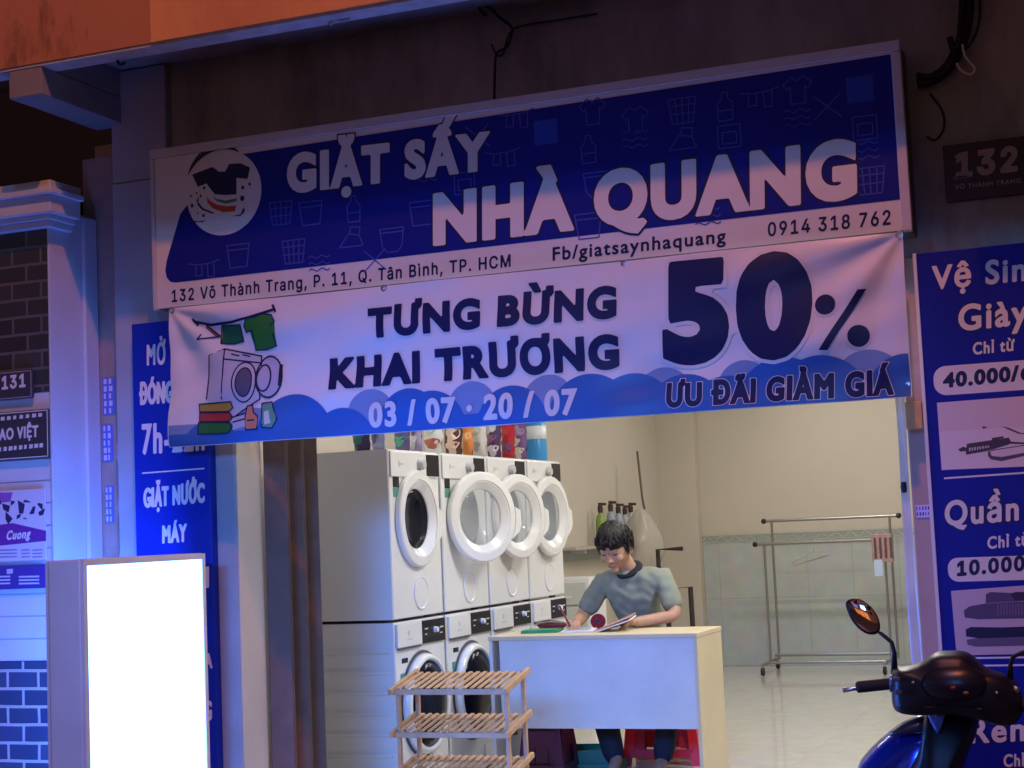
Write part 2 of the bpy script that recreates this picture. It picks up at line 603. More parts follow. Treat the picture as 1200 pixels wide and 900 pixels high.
obj('cantilever_beam', MB().box(pb.x-0.16, pb.x, BY+0.012, 5.799, pb.z, zf-0.0135).box(pb.x-0.159, pb.x-0.001, BY+0.124, 5.798, zf-0.013, zf+0.108), mat('grey white beam paint', (0.26, 0.27, 0.30), 0.8, var=0.2, scale=5), shop, bevel=0.004)
obj('upper_wall', MB().box(X1+0.05, 2.6, YW, 6.0, 2.2, 4.2), M_wallgrey, shop)
obj('boundary_strip', MB().box(X0-0.1, X1-0.004, 5.80, 6.1, ST, 3.0), M_strip, shop)
obj('left_pillar', MB().box(X1, X2, YF, 5.95, ST, 2.86), M_pillar, shop, bevel=0.006)
obj('pillar_head', MB().box(X1, AY(193, 120, YF).x, YF+0.003, 5.95, 2.861, zf+0.105), M_pillar, shop, bevel=0.006)
obj('lit_underside', MB().box(-6.5, -0.45, BY+0.01, BY+0.11, zf-0.012, zf-0.001), mat('pale lit underside', (0.55, 0.55, 0.58), 0.5, var=0.25, scale=12), shop)  # pale colour stands for light falling on the fascia underside
obj('door_lining', MB().box(X2-0.03, X2+0.006, YF+0.008, 5.956, 0.0, 2.19), M_cream, shop, bevel=0.003)
obj('right_pillar', MB().box(XJ0, -0.30, 5.70, 6.0, ST, 2.19), mat('pinkish pillar paint', (0.46, 0.31, 0.27), 0.6, var=0.15, scale=6, bump=0.15), shop, bevel=0.006)
obj('side_wall', MB().box(-4.28, -4.10, 5.96, YB, 0, 3.1), M_beige, shop)
obj('side_wall', MB().box(-0.53, -0.35, 6.005, YB, 0, 3.1), M_beige, shop)
obj('back_wall', MB().box(-6.2, -0.35, YB, YB+0.2, 0, 3.1), M_beige, shop)
obj('ceiling', MB().box(-4.28, -0.35, 6.005, YB, 3.0, 3.1), M_white, shop)
xc0, xc1 = AY(765, 560, YB-0.14).x, AY(815, 560, YB-0.14).x
obj('column', MB().box(xc0, xc1, YB-0.14, YB-0.002, 0.002, 2.998), M_beige, shop, bevel=0.004)
zw = AY(930, 633, YB).z
obj('wall_tiling', MB().box(xc1+0.002, -0.535, YB-0.012, YB-0.001, 0.001, zw), M_wains, shop)
# leafy border tile course: wavy relief drawn as real lines
M_border = mat('grey green border tile', (0.30, 0.33, 0.29), 0.3)
M_border2 = mat('pale border relief', (0.50, 0.51, 0.45), 0.3)
for a, b in ((xc1+0.002, -0.535),):
    bt = obj('tile_border', MB().box(a, b, YB-0.016, YB-0.001, zw+0.001, zw+0.072), M_border, shop)
    mb = MB()
    x = a+0.01
    i = 0
    while x < b-0.14:
        pts = [(x+0.13*t/6, zw+0.036+0.022*math.sin(math.pi*t/3+i*math.pi)) for t in range(7)]
        stroke(mb, pts, 0.012, flat_map(YB-0.017), 0.001)
        x += 0.13
    stroke(mb, [(a, zw+0.004), (b, zw+0.004)], 0.006, flat_map(YB-0.017), 0.001)
    stroke(mb, [(a, zw+0.068), (b, zw+0.068)], 0.006, flat_map(YB-0.017), 0.001)
    obj('border_relief', mb, M_border2, bt)

# neighbour on the right: only its balcony reaches over, above the picture
rb = thing('next_house', 'dark upper front of the next house beyond the right pillar', 'house', (1.5, 5.8, 0))
obj('front_wall', MB().box(-0.29, 6.0, 5.78, 6.1, ST, 2.19), M_wallgrey, rb)
obj('balcony', MB().box(-0.449, 6.0, 5.02, 5.779, 3.2, 3.5), M_slab, rb)

# neighbour on the left with glazed bricks
tiled = thing('tiled_house', 'neighbouring house front of dark and blue bricks with white boards between', 'house', (XN-1, 5.5, 0))
zb0, zb1, zb2 = AY(30, 262, 5.49).z, AY(30, 460, 5.49).z, AY(30, 775, 5.49).z
obj('brick_wall', MB().box(-9, XN, 5.49, 5.80, zb1, zb0+0.05), brick_mat('dark glazed brick', (0.060, 0.060, 0.068), (0.030, 0.031, 0.040), (0.14, 0.14, 0.14), 0.148, 0.0735, 0.006), tiled)
obj('brick_base', MB().box(-9, XN, 5.49, 5.80, ST, zb2), brick_mat('blue glazed brick', (0.045, 0.075, 0.16), (0.07, 0.10, 0.19), (0.55, 0.55, 0.55), 0.155, 0.0735, 0.0065), tiled)
mb = MB()
nb = 12
for i in range(nb):
    a, b = zb2+(zb1-zb2)*i/nb, zb2+(zb1-zb2)*(i+1)/nb
    mb.box(-9, XN, 5.494, 5.80, a+0.0015, b-0.004)
    mb.box(-9, XN-0.002, 5.50, 5.79, b-0.0045, b+0.0016)
obj('board_band', mb, mat('white board cladding', (0.62, 0.66, 0.72), 0.5, var=0.06, scale=4), tiled, bevel=0.0015)
M_nwall = mat('pale blue neighbour paint', (0.50, 0.58, 0.68), 0.55, var=0.07, scale=3, bump=0.1)
obj('side_wall', MB().box(XN+0.001, XN+0.012, 5.486, 5.795, ST, zb0+0.06), M_nwall, tiled, bevel=0.002)
xm = XN+0.013
obj('corner_trim', MB().box(xm, xm+0.02, 5.70, 5.79, ST, zb0+0.05), M_nwall, tiled, bevel=0.004)
zc = AY(62, 264, 5.45).z
mb = MB()
for (h0, h1, ov) in ((0, 0.028, 0.035), (0.028, 0.05, 0.05), (0.05, 0.125, 0.075), (0.125, 0.15, 0.095), (0.15, 0.185, 0.08)):
    mb.box(-9, XN+ov, 5.49-ov, 5.62, zc+h0+0.0005, zc+h1)
obj('cornice', mb, mat('pale blue cornice paint', (0.52, 0.61, 0.72), 0.5, var=0.05), tiled, bevel=0.004)
obj('recessed_wall', MB().box(-9, X0-0.12, 6.9, 7.0, zc+0.186, 5), mat('shade black wall', (0.008, 0.008, 0.009), 0.9), tiled)  # near black colour carries the shade of the recess, also on the body
obj('house_body', MB().box(-9, X0-0.12, 5.81, 6.88, ST, zc+0.18), mat('shade black wall', (0.008, 0.008, 0.009), 0.9), tiled)

# ------------------------------------------------------------------ folded iron gate at the left of the opening
M_gate = mat('brown enamelled steel', (0.15, 0.10, 0.08), 0.6, metal=0.0, var=0.2, scale=9)
M_bolt = mat('steel bolt', (0.5, 0.5, 0.52), 0.35, metal=1)
g = thing('folding_gate', 'dark brown steel folding gate pushed together beside the cream door lining', 'gate', (X2+0.05, 6.1, 0))
ys = [5.962, 6.03, 6.10, 6.17, 6.24, 6.31]
gx = X2+0.012
for i in range(5):
    a = Vector((gx+(0.0 if i % 2 == 0 else 0.075), ys[i], 0))
    b = Vector((gx+(0.075 if i % 2 == 0 else 0.0), ys[i+1], 0))
    lf = obj('gate_leaf', MB().obox(((a+b)/2)+Vector((0, 0, 1.1)), (b-a)/2*0.94, ((b-a).normalized().cross(Vector((0, 0, 1))))*0.009, (0, 0, 1.09)), M_gate, g, bevel=0.003)
for (u, v) in ((356, 606), (363, 640), (363, 793), (369, 762)):
    p = AY(u, v, 6.30)
    obj('bolt', MB().lathe([(0.0, -0.02), (0.011, -0.02), (0.011, 0.0), (0.006, 0.008), (0, 0.009)], (p.x-0.02, p.y, p.z), (0.9, -0.4, 0), 12), M_bolt, g, smooth='auto')
obj('top_rail', MB().box(X2+0.01, XJ0-0.01, 5.98, 6.04, 2.2, 2.26), M_gate, g)

# plastic strip curtain and its fittings by the right pillar
M_pvc = mat('clear bluish plastic strip', (0.62, 0.74, 0.92), 0.25, var=0.1, scale=8, alpha=0.8)
cu = thing('strip_curtain', 'narrow pale blue plastic strip hanging along the right pillar', 'curtain', (XJ0-0.02, 5.72, 0))
mb = MB()
n = 40
for i in range(n+1):
    z = 0.02+2.15*i/n
    for k in range(5):
        mb.v.append(Vector((XJ0-0.040+0.0085*k+0.003*math.sin(z*5+k), 5.73+0.006*math.sin(k*2.1+z*3.1)+0.004*math.sin(z*17), z)))
for i in range(n):
    for k in range(4):
        mb.f.append((i*5+k, i*5+k+1, (i+1)*5+k+1, (i+1)*5+k))
obj('strip', mb, M_pvc, cu, smooth=True)
p = AY(1059, 571, 5.72)
obj('latch', MB().lathe([(0, -0.02), (0.009, -0.018), (0.011, 0.0), (0.009, 0.018), (0, 0.02)], p, (0, 0, 1), 12), M_black, cu, smooth='auto')
p = AY(1071, 488, 5.66)
wb = tag(obj('wooden_block', MB().box(p.x-0.026, p.x+0.03, 5.64, 5.698, p.z-0.045, p.z+0.05), mat('varnished orange wood', (0.62, 0.36, 0.12), 0.45, var=0.25, scale=14), bevel=0.004), 'small varnished wood block fixed on the right pillar under the banner corner', 'wood block')
def sticker(u0, v0, u1, v1, y, label, col=(0.5, 0.52, 0.85), ink=(0.02, 0.03, 0.3), vertical=False, name='sticker'):
    a, b = AY(u0, v0, y), AY(u1, v1, y)
    s = thing(name, label, 'sticker', ((a.x+b.x)/2, y, (a.z+b.z)/2))
    obj('paper', MB().box(a.x, b.x, y-0.0015, y, b.z, a.z), mat('sticker paper %.2f %.2f %.2f' % col, col, 0.5), s)
    mb = MB()
    n = 5
    for i in range(n):
        for k in range(2):
            if vertical:
                z0 = b.z+(a.z-b.z)*(i+0.12)/n
                x0 = a.x+(b.x-a.x)*(0.12+0.42*k)
                hw, hh = (b.x-a.x)*0.30, (a.z-b.z)/n*0.72
            else:
                x0 = a.x+(b.x-a.x)*(i+0.2)/n
                z0 = b.z+(a.z-b.z)*(0.16+0.44*k)
                hw, hh = (b.x-a.x)/n*0.66, (a.z-b.z)*0.26
            r = random.random()
            mb.box(x0, x0+hw*(0.45+0.55*r), y-0.0025, y-0.0016, z0, z0+hh)
    obj('print', mb, mat('sticker ink %.2f %.2f %.2f' % ink, ink, 0.5), s)
    return s
sticker(1073, 592, 1091, 606, 5.698, 'small lilac sticker with dark print on the pink pillar left of the price board', (0.60, 0.56, 0.85))
for (u0, v0, u1, v1, lb) in ((120, 443, 135, 485, 'uppermost of the narrow blue stickers on the strip beside the tiled house'), (120, 498, 133, 540, 'middle one of the narrow blue stickers on the strip beside the tiled house'), (123, 570, 134, 612, 'lowest of the narrow blue stickers on the strip beside the tiled house')):
    s = sticker(u0, v0, u1, v1, 5.798, lb, (0.10, 0.16, 0.62), (0.55, 0.58, 0.80), True)
    s['group'] = 'blue stickers on the boundary strip'
a = AY(142, 505, 5.77)
b = AY(146, 650, 5.77)
pp = thing('plastic_roll', 'crumpled clear plastic roll standing beside the blue stickers', 'plastic roll', (a.x, 5.77, ST))
mb = MB()
mb.tube([(a.x-0.004*math.sin(i*1.3), 5.772+0.003*math.cos(i*2.1), a.z+(ST-a.z)*i/30) for i in range(31)], [0.012+0.005*math.sin(i*1.7)+0.003*(i % 3) for i in range(31)], 10)
obj('roll', mb, mat('creased clear plastic', (0.55, 0.56, 0.66), 0.3, alpha=0.75, var=0.2, scale=25, bump=0.4), pp, smooth=True)
obj('string', MB().lathe([(0.021, -0.006), (0.021, 0.006)], AY(143, 536, 5.772), (0, 0, 1), 12), M_white, pp)

# ------------------------------------------------------------------ shop sign
M_signwhite = mat('white sign vinyl', (0.70, 0.70, 0.70), 0.45, var=0.04, scale=2)
M_signblue = mat('deep blue sign vinyl', (0.006, 0.013, 0.24), 0.55, var=0.06, scale=2, spec=0.25)
M_icon = mat('pale blue printed line', (0.060, 0.085, 0.42), 0.55, spec=0.25)
M_icon2 = mat('mid blue printed square', (0.020, 0.065, 0.42), 0.55, spec=0.25)
M_navy = mat('navy print', (0.004, 0.005, 0.07), 0.5)
M_alu = mat('white aluminium frame', (0.55, 0.56, 0.60), 0.4, metal=0.1, var=0.08)
a, b, c_, d_ = AY(178, 178, YS), AY(1052, 48, YS), AY(183, 362, YS), AY(1068, 270, YS)
sx0, sx1, sz0, sz1 = (a.x+c_.x)/2, (b.x+d_.x)/2, (c_.z+d_.z)/2, (a.z+b.z)/2
sign = thing('shop_sign', 'long blue and white box sign with the shop name above the opening', 'sign', ((sx0+sx1)/2, YS, sz0))
obj('sign_box', MB().box(sx0, sx1, YS, YW-0.02, sz0, sz1), mat('sign box side', (0.10, 0.10, 0.11), 0.5, metal=0.3), sign, bevel=0.003)
obj('frame', MB().box(sx0-0.006, sx1+0.006, YS-0.012, YS+0.02, sz1-0.035, sz1+0.004).box(sx0-0.006, sx0+0.012, YS-0.012, YS+0.02, sz0-0.004, sz1-0.036).box(sx1-0.026, sx1+0.006, YS-0.012, YS+0.02, sz0-0.004, sz1-0.036), M_alu, sign, bevel=0.003)
fm = flat_map(YS-0.0042)
obj('panel', MB().box(sx0+0.0125, sx1-0.0265, YS-0.004, YS-0.0005, sz0+0.001, sz1-0.0365), M_signwhite, sign)
mb = MB()
fillpoly(mb, pxs([(245, 187), (1044, 64), (1055, 234), (500, 297.5), (206, 331.3), (200, 330), (196, 325), (194.5, 317), (196, 306), (212, 251), (240, 215)], YS), fm, 0.006)
obj('blue_field', mb, M_signblue, sign)
cc = pxs([(263, 226)], YS)[0]
mb = MB()
fillpoly(mb, circ(cc, 0.176, 0.176, 0, 360, 48)[:-1], fm, 0.009)
lg = obj('logo', mb, M_signwhite, sign)
mb = MB()      # arc over the badge, shirt, water swirls, drops
ar = circ((cc[0]-0.01, cc[1]-0.002), 0.182, 0.182, 62, 148, 20)
for i in range(20):
    wd = 0.004+0.022*math.sin(math.pi*i/20)
    p, q = np.array(ar[i]), np.array(ar[i+1])
    cdir = p-np.array(cc); cdir = cdir/np.linalg.norm(cdir)
    wd2 = 0.004+0.022*math.sin(math.pi*(i+1)/20)
    mb.add([fm(*p, 0.011), fm(*(p+cdir*wd), 0.011), fm(*(q+cdir*wd2), 0.011), fm(*q, 0.011)], [(0, 1, 2, 3)])
PXL = lambda pts: pxs([(180+u/7.5, 150+v/7.5) for (u, v) in pts], YS)
fillpoly(mb, PXL([(345, 412), (520, 345), (560, 368), (575, 385), (635, 385), (655, 350), (670, 318), (770, 312), (855, 350), (832, 450), (735, 440), (735, 585), (640, 592), (545, 585), (500, 530), (470, 490), (395, 520)]), fm, 0.011)
for pts in ([(385, 640), (405, 600), (400, 655), (440, 705), (545, 750), (520, 755), (430, 720), (395, 680)], [(690, 778), (770, 760), (790, 715), (808, 700), (805, 740), (770, 775)], [(330, 790), (345, 815), (400, 822), (470, 812), (440, 828), (370, 832), (338, 815)]):
    fillpoly(mb, PXL(pts), fm, 0.011)
for (u, v, r) in ((450, 530, 12), (385, 575, 8), (345, 685, 14), (785, 620, 20), (790, 525, 14), (850, 495, 12), (335, 600, 9), (445, 772, 12), (420, 600, 10), (395, 750, 7)):
    fillpoly(mb, circ(PXL([(u, v)])[0], 0.0005*r, 0.0006*r, 0, 360, 10)[:-1], fm, 0.011)
obj('badge_print', mb, M_navy, lg)
mb = MB(); fillpoly(mb, PXL([(520, 598), (560, 625), (640, 640), (735, 620), (740, 598), (735, 645), (640, 668), (560, 645)]), fm, 0.011); obj('green_swirl', mb, mat('green print', (0.05, 0.22, 0.12), 0.5), lg)
mb = MB(); fillpoly(mb, PXL([(475, 600), (500, 640), (560, 675), (640, 690), (735, 685), (720, 735), (620, 742), (530, 710), (480, 660)]), fm, 0.011); obj('red_swirl', mb, mat('red orange print', (0.55, 0.07, 0.02), 0.5), lg)

# faint laundry pictograms
mb, mb2 = MB(), MB()
icons = [(345, 295, 'basket'), (415, 245, 'bottle'), (412, 280, 'iron'), (460, 280, 'bucket'), (330, 250, 'basket'), (365, 250, 'tub'), (495, 250, 'tub'), (545, 215, 'square'), (590, 185, 'line'), (500, 205, 'wave'), (640, 155, 'square2'), (695, 130, 'shirt'), (690, 175, 'bottle'), (745, 140, 'shirt'), (745, 165, 'wave'), (800, 130, 'basket'), (850, 125, 'bottle'), (890, 115, 'line'), (855, 160, 'square'), (935, 105, 'shirt'), (935, 140, 'wave'), (1008, 105, 'square2'), (1014, 150, 'square'), (1020, 212, 'basket'), (1014, 178, 'wave'), (700, 215, 'bucket'), (690, 265, 'tub'), (830, 255, 'wave'), (240, 315, 'line'), (280, 300, 'tub'), (440, 305, 'cross'), (375, 310, 'wave'), (800, 165, 'iron'), (970, 125, 'cross'), (605, 140, 'line'), (560, 160, 'cross')]
for (u, v, k) in icons:
    o_ = np.array(pxs([(u, v)], YS)[0]); r = 0.052
    mb, mb2 = MB(), MB()
    T = lambda pts: [tuple(o_+np.array(p)*r) for p in pts]
    wd = 0.0045
    L = lambda pts: stroke(mb, T(pts), wd, fm, 0.0085)
    if k in ('basket', 'tub'):
        L([(-1, .9), (1, .9), (.75, -.9), (-.75, -.9), (-1, .9)])
        if k == 'basket':
            for q in (-.5, 0, .5): L([(q, .9), (q*.8, -.9)])
            for q in (.4, -.2): L([(-.9, q), (.9, q)])
        else: L([(-.95, .5), (.95, .5)])
    elif k == 'bucket':
        L([(-1, .8), (-.8, -.6), (-.4, -1), (.4, -1), (.8, -.6), (1, .8), (-1, .8)]); L([(-.9, .5), (.9, .5)])
    elif k == 'bottle':
        L([(-.5, -1), (.5, -1), (.55, .2), (.2, .6), (.2, 1), (-.2, 1), (-.2, .6), (-.55, .2), (-.5, -1)]); L([(-.5, -.3), (.5, -.3)])
    elif k == 'iron':
        L([(-1, -.6), (1, -.6), (.7, .2), (-.2, .4), (-1, -.6)]); L([(-.1, .4), (0, .9), (.8, .8), (.7, .2)])
    elif k == 'square':
        L([(-.8, -.8), (.8, -.8), (.8, .8), (-.8, .8), (-.8, -.8)]); L([(-.5, -.5), (.5, -.5), (.5, .3), (-.5, .3), (-.5, -.5)])
    elif k == 'square2':
        fillpoly(mb2, T([(-.9, -.9), (.9, -.9), (.9, .9), (-.9, .9)]), fm, 0.0085)
    elif k == 'shirt':
        L([(-.4, .9), (-1, .4), (-.7, 0), (-.5, .2), (-.5, -1), (.5, -1), (.5, .2), (.7, 0), (1, .4), (.4, .9), (0, .6), (-.4, .9)])
    elif k == 'line':
        L([(-1.4, .5), (-.5, .35), (.5, .38), (1.4, .6)]); L([(-.7, .35), (-.8, -.5), (-.2, -.5), (-.2, .35)]); L([(.3, .35), (.35, -.7), (.9, -.7), (.9, .45)])
    elif k == 'wave':
        for q in (-.4, .1, .6): L([(-.9+1.8*i/8, q+.12*math.sin(i*1.57)) for i in range(9)])
    elif k == 'cross':
        L([(-.9, -.8), (.9, .8)]); L([(-.9, .8), (.9, -.8)])
    if mb.f: obj('pictogram', mb, M_icon, sign)
    if mb2.f: obj('printed_square', mb2, M_icon2, sign)
for body, px, wt, edge in (('GIẶT SẤY', [(337, 228), (573, 200), (337, 181), (573, 154)], .08, .035), ('NHÀ QUANG', [(508, 289), (1005, 233), (508, 227), (1004, 161)], .082, .038)):
    lettering(body, sign, px, fm, M_navy, wt, 0.0105, 26, edge, 'letter_outline', YS)
    lettering(body, sign, px, fm, M_signwhite, wt, 0.013, 26, 0, 'lettering', YS)
for body, px in (('132 Võ Thành Trang, P. 11, Q. Tân Bình, TP. HCM', [(202, 354.5), (599, 313), (202, 340), (599, 298)]), ('Fb/giatsaynhaquang', [(648, 306), (851, 284.5), (648, 290), (851, 268)]), ('0914 318 762', [(900, 277.5), (1044, 263.5), (900, 261), (1044, 246)])):
    lettering(body, sign, px, fm, M_navy, 0.035, 0.006, 18, 0, 'lettering', YS)
# ------------------------------------------------------------------ grand opening banner, a hanging sheet with soft folds
YBN = 5.568
q = [AY(200, 366, YBN), AY(1063, 274, YBN), AY(206, 523, YBN), AY(1070, 467.5, YBN)]
bx0, bx1, bz0, bz1 = q[0].x, q[3].x, (q[2].z+q[3].z)/2, (q[0].z+q[1].z)/2+0.012
def sag(X, Z):
    s, t = (X-bx0)/(bx1-bx0), (Z-bz0)/(bz1-bz0)
    d = 0.012*math.sin(2.4*s*6.28+1.5*t)*(1-0.6*t)
    d += 0.008*math.sin(t*7.5+s*4.0)*(1-0.5*t)+0.005*math.sin(t*14+s*9+1)*(1-t*0.6)+0.003*math.sin(t*23-s*31+2)*(1-t*0.6)+0.004*math.sin(s*52+3*t)*(1-t)*0.8
    # pulls running from the tied upper corners
    for (cx_, sg) in ((0.0, 1), (1.0, -1)):
        dx, dz = (s-cx_)*sg*4.6, (1-t)
        a = math.atan2(dz, dx+1e-6)
        r = math.hypot(dx, dz)
        d += 0.016*math.exp(-r*0.9)*math.sin(a*9)*min(1, r*3)
    d += 0.006*(0.5+0.5*math.cos(s*19+t*4.4))**4+0.004*(0.5+0.5*math.cos(t*10.0-s*12.0+0.6))**4*(1-0.5*t)
    d += 0.05*max(0, 0.10-s)*10*max(0, 1-t)**1.2*math.sin((1-t)*8+1+s*20)*0.5
    return d
def bmap(X, Z, off):
    return Vector((X, YBN-sag(X, Z)-off*0.34, Z))
M_cloth = mat('white banner vinyl', (0.74, 0.74, 0.76), 0.38, var=0.03, scale=3)
M_bblue = mat('bright blue banner print', (0.030, 0.135, 0.45), 0.4)
M_bblue2 = mat('lighter blue banner print', (0.19, 0.29, 0.52), 0.4)
banner = thing('banner', 'white grand opening banner hung below the shop sign with a blue wave band', 'banner', ((bx0+bx1)/2, YBN, bz0))
mb = MB()
NX, NZ = 260, 64
for j in range(NZ+1):
    for i in range(NX+1):
        mb.v.append(bmap(bx0+(bx1-bx0)*i/NX, bz0+(bz1-bz0)*j/NZ, 0))
for j in range(NZ):
    for i in range(NX):
        mb.f.append((j*(NX+1)+i, j*(NX+1)+i+1, (j+1)*(NX+1)+i+1, (j+1)*(NX+1)+i))
sheet = obj('sheet', mb, M_cloth, banner, smooth=True)
def wave_band(circs, base, off, m, name):
    """band from the lower edge up to the envelope of cloud bumps (pixel circles)"""
    cs = [(pxs([(u, v)], YBN)[0], r) for (u, v, r) in circs]
    def top(X):
        z = base
        for (c, r) in cs:
            if abs(X-c[0]) < r:
                z = max(z, c[1]+math.sqrt(r*r-(X-c[0])**2)-r)
        return z
    mb = MB()
    n = 420
    for i in range(n+1):
        X = bx0+0.004+(bx1-bx0-0.008)*i/n
        zt = top(X)
        for k in range(9):
            mb.v.append(bmap(X, bz0+0.003+(zt-bz0-0.003)*k/8, off))
    for i in range(n):
        for k in range(8):
            mb.f.append((i*9+k, (i+1)*9+k, (i+1)*9+k+1, i*9+k+1))
    return obj(name, mb, m, banner, smooth=True)
zb = lambda v: AY(600, v, YBN).z
wave_band([(433, 456, .10), (553, 447, .10), (642, 439, .10), (775, 430, .11), (870, 422, .10), (1016, 410, .13), (300, 478, .10), (940, 425, .1)], zb(470), 0.003, M_bblue2, 'pale_cloud_band')
wave_band([(250, 492, .13), (345, 462, .16), (478, 455, .13), (505, 458, .14), (600, 452, .14), (690, 438, .16), (740, 437, .15), (800, 438, .16), (915, 419, .18), (960, 417, .17), (1060, 415, .13), (400, 478, .14), (850, 440, .16)], zb(482), 0.005, M_bblue, 'cloud_band')
for body, px, wt, edge, m, off in (('TƯNG BỪNG', [(432, 397), (723, 373), (432, 362), (723, 334)], .085, .03, M_navy, .005), ('KHAI TRƯƠNG', [(385, 457), (725, 432), (385, 420), (725, 391)], .085, .03, M_navy, .005),
                             ('50', [(776, 428), (953, 419), (776, 308), (953, 292)], .085, .035, M_navy, .005), ('ƯU ĐÃI GIẢM GIÁ', [(780, 478), (1048, 463), (780, 450), (1048, 432)], .075, .028, M_navy, .011),
                             ('03 / 07 · 20 / 07', [(432, 501.5), (677, 486), (432, 472), (677, 455)], .06, 0, M_signwhite, .009)):
    if edge:
        lettering(body, banner, px, bmap, M_signwhite if m is M_navy else M_bblue2, wt, off+0.002, 24, edge, 'letter_outline', YBN)
    lettering(body, banner, px, bmap, m, wt, off+0.004, 24, 0, 'lettering', YBN)
mb, mo = MB(), MB()
for (u, v, r) in ((968, 357.5, 0.036), (1007, 394, 0.038)):
    c = pxs([(u, v)], YBN)[0]
    fillpoly(mb, circ(c, r, r, 0, 360, 28)[:-1], bmap, 0.009)
    fillpoly(mo, circ(c, r+.008, r+.008, 0, 360, 28)[:-1], bmap, 0.006)
sl = pxs([(961, 411), (1006, 340), (1016, 339), (971, 411)], YBN)
fillpoly(mb, sl, bmap, 0.009)
obj('percent_sign', mb, M_navy, banner)
obj('letter_outline', mo, M_signwhite, banner)

# clip art on the left end of the banner
PB = lambda pts: pxs([(190+u/5, 340+v/5) for (u, v) in pts], YBN)
def art(name, fills, lines, col, lw=0.006, off=0.006, line_m=None):
    mb = MB()
    for pts in fills: fillpoly(mb, PB(pts), bmap, off)
    o = obj(name, mb, mat('print %.2f %.2f %.2f' % col, col, 0.45), banner) if fills else None
    ml = MB()
    for pts in lines: stroke(ml, PB(pts), lw, bmap, off+0.0025)
    if lines: obj('drawn_line', ml, line_m or M_navy, o or banner)
    return o
def el(cx_, cy_, rx, ry, a0=0, a1=360, n=26):
    return [(cx_+rx*math.cos(R_(a0+(a1-a0)*i/n)), cy_+ry*math.sin(R_(a0+(a1-a0)*i/n))) for i in range(n+1)]
art('drawn_machine', [[(285, 385), (370, 345), (575, 385), (585, 660), (430, 740), (300, 700), (270, 640)]],
    [[(270, 640), (285, 385), (370, 345), (575, 385), (585, 640)], [(370, 345), (360, 640)], [(370, 405), (570, 425)], [(410, 375), (450, 385)], [(470, 378), (510, 388)], el(490, 540, 68, 118), [(585, 640), (440, 740)]], (0.52, 0.52, 0.58), 0.006)
art('drawn_drum', [el(490, 540, 46, 85)[:-1]], [el(490, 540, 46, 85)], (0.10, 0.10, 0.16), 0.005, 0.0095)
art('drawn_hatch', [el(628, 508, 72, 122)[:-1]], [el(628, 508, 72, 122), el(600, 515, 38, 78)], (0.45, 0.46, 0.60), 0.007, 0.0095)
art('drawn_hatch_handle', [[(682, 430), (702, 435), (700, 560), (680, 560)]], [], (0.01, 0.01, 0.03), 0.005, 0.012)
art('drawn_washing_line', [], [[(195, 185), (290, 205), (420, 190), (530, 160), (660, 115)], [(185, 172), (215, 205)], [(655, 90), (672, 125)]], (0, 0, 0), 0.010, 0.007)
art('drawn_scarf', [[(262, 205), (330, 262), (328, 282), (300, 262), (255, 222)]], [[(262, 205), (340, 270), (215, 290), (235, 262)]], (0.35, 0.06, 0.04), 0.006)
art('drawn_shorts', [[(355, 210), (468, 205), (478, 300), (425, 315), (345, 312)]], [[(355, 210), (468, 205), (478, 300), (425, 315), (345, 312), (355, 210)]], (0.01, 0.13, 0.06), 0.005)
art('drawn_shirt', [[(505, 170), (560, 160), (600, 140), (650, 145), (670, 185), (645, 205), (668, 325), (610, 348), (545, 352), (535, 235), (500, 250), (488, 215)]], [[(505, 170), (560, 160), (600, 140), (650, 145), (670, 185), (645, 205), (668, 325), (610, 348), (545, 352), (535, 235), (500, 250), (488, 215), (505, 170)]], (0.03, 0.19, 0.03), 0.005)
art('drawn_yellow_towel', [[(232, 670), (415, 655), (425, 690), (400, 712), (235, 715)]], [[(232, 670), (415, 655), (425, 690), (400, 712), (235, 715), (232, 670)]], (0.45, 0.28, 0.04), 0.005, 0.011)
art('drawn_red_towel', [[(235, 720), (400, 715), (425, 745), (400, 770), (235, 772)]], [[(235, 720), (400, 715), (425, 745), (400, 770), (235, 772), (235, 720)]], (0.38, 0.04, 0.03), 0.005, 0.011)
art('drawn_green_towel', [[(230, 778), (400, 775), (428, 800), (400, 840), (230, 845)]], [[(230, 778), (400, 775), (428, 800), (400, 840), (230, 845), (230, 778)]], (0.02, 0.16, 0.03), 0.005, 0.011)
art('drawn_basin', [[(425, 745), (500, 725), (505, 800), (430, 820)]], [[(425, 745), (500, 725)], [(430, 775), (505, 755)]], (0.5, 0.5, 0.58), 0.006, 0.009)
art('drawn_orange_bottle', [[(515, 680), (545, 675), (555, 720), (580, 740), (575, 815), (510, 820), (505, 740)]], [[(515, 680), (545, 675), (555, 720), (580, 740), (575, 815), (510, 820), (505, 740), (515, 680)], [(520, 765), (560, 762)]], (0.60, 0.24, 0.14), 0.005, 0.0115)
art('drawn_green_bottle', [[(600, 665), (655, 655), (668, 700), (688, 760), (660, 810), (605, 805)]], [[(600, 665), (655, 655), (668, 700), (688, 760), (660, 810), (605, 805), (600, 665)]], (0.12, 0.34, 0.22), 0.005, 0.0115)
art('drawn_bottle_label', [[(615, 715), (640, 705), (655, 780), (620, 790)]], [], (0.60, 0.66, 0.62), 0.005, 0.0140)
mb = MB()
for (s, t) in ((0.004, 0.985), (0.996, 0.985), (0.994, 0.07), (0.33, 0.985), (0.66, 0.985)):
    X, Z = bx0+(bx1-bx0)*s, bz0+(bz1-bz0)*t
    mb.lathe([(0.006, -0.003), (0.013, -0.003), (0.014, 0), (0.006, 0.001)], bmap(X, Z, 0.002), (0, -1, 0), 14, True)
obj('eyelet', mb, M_bolt, banner, smooth='auto')

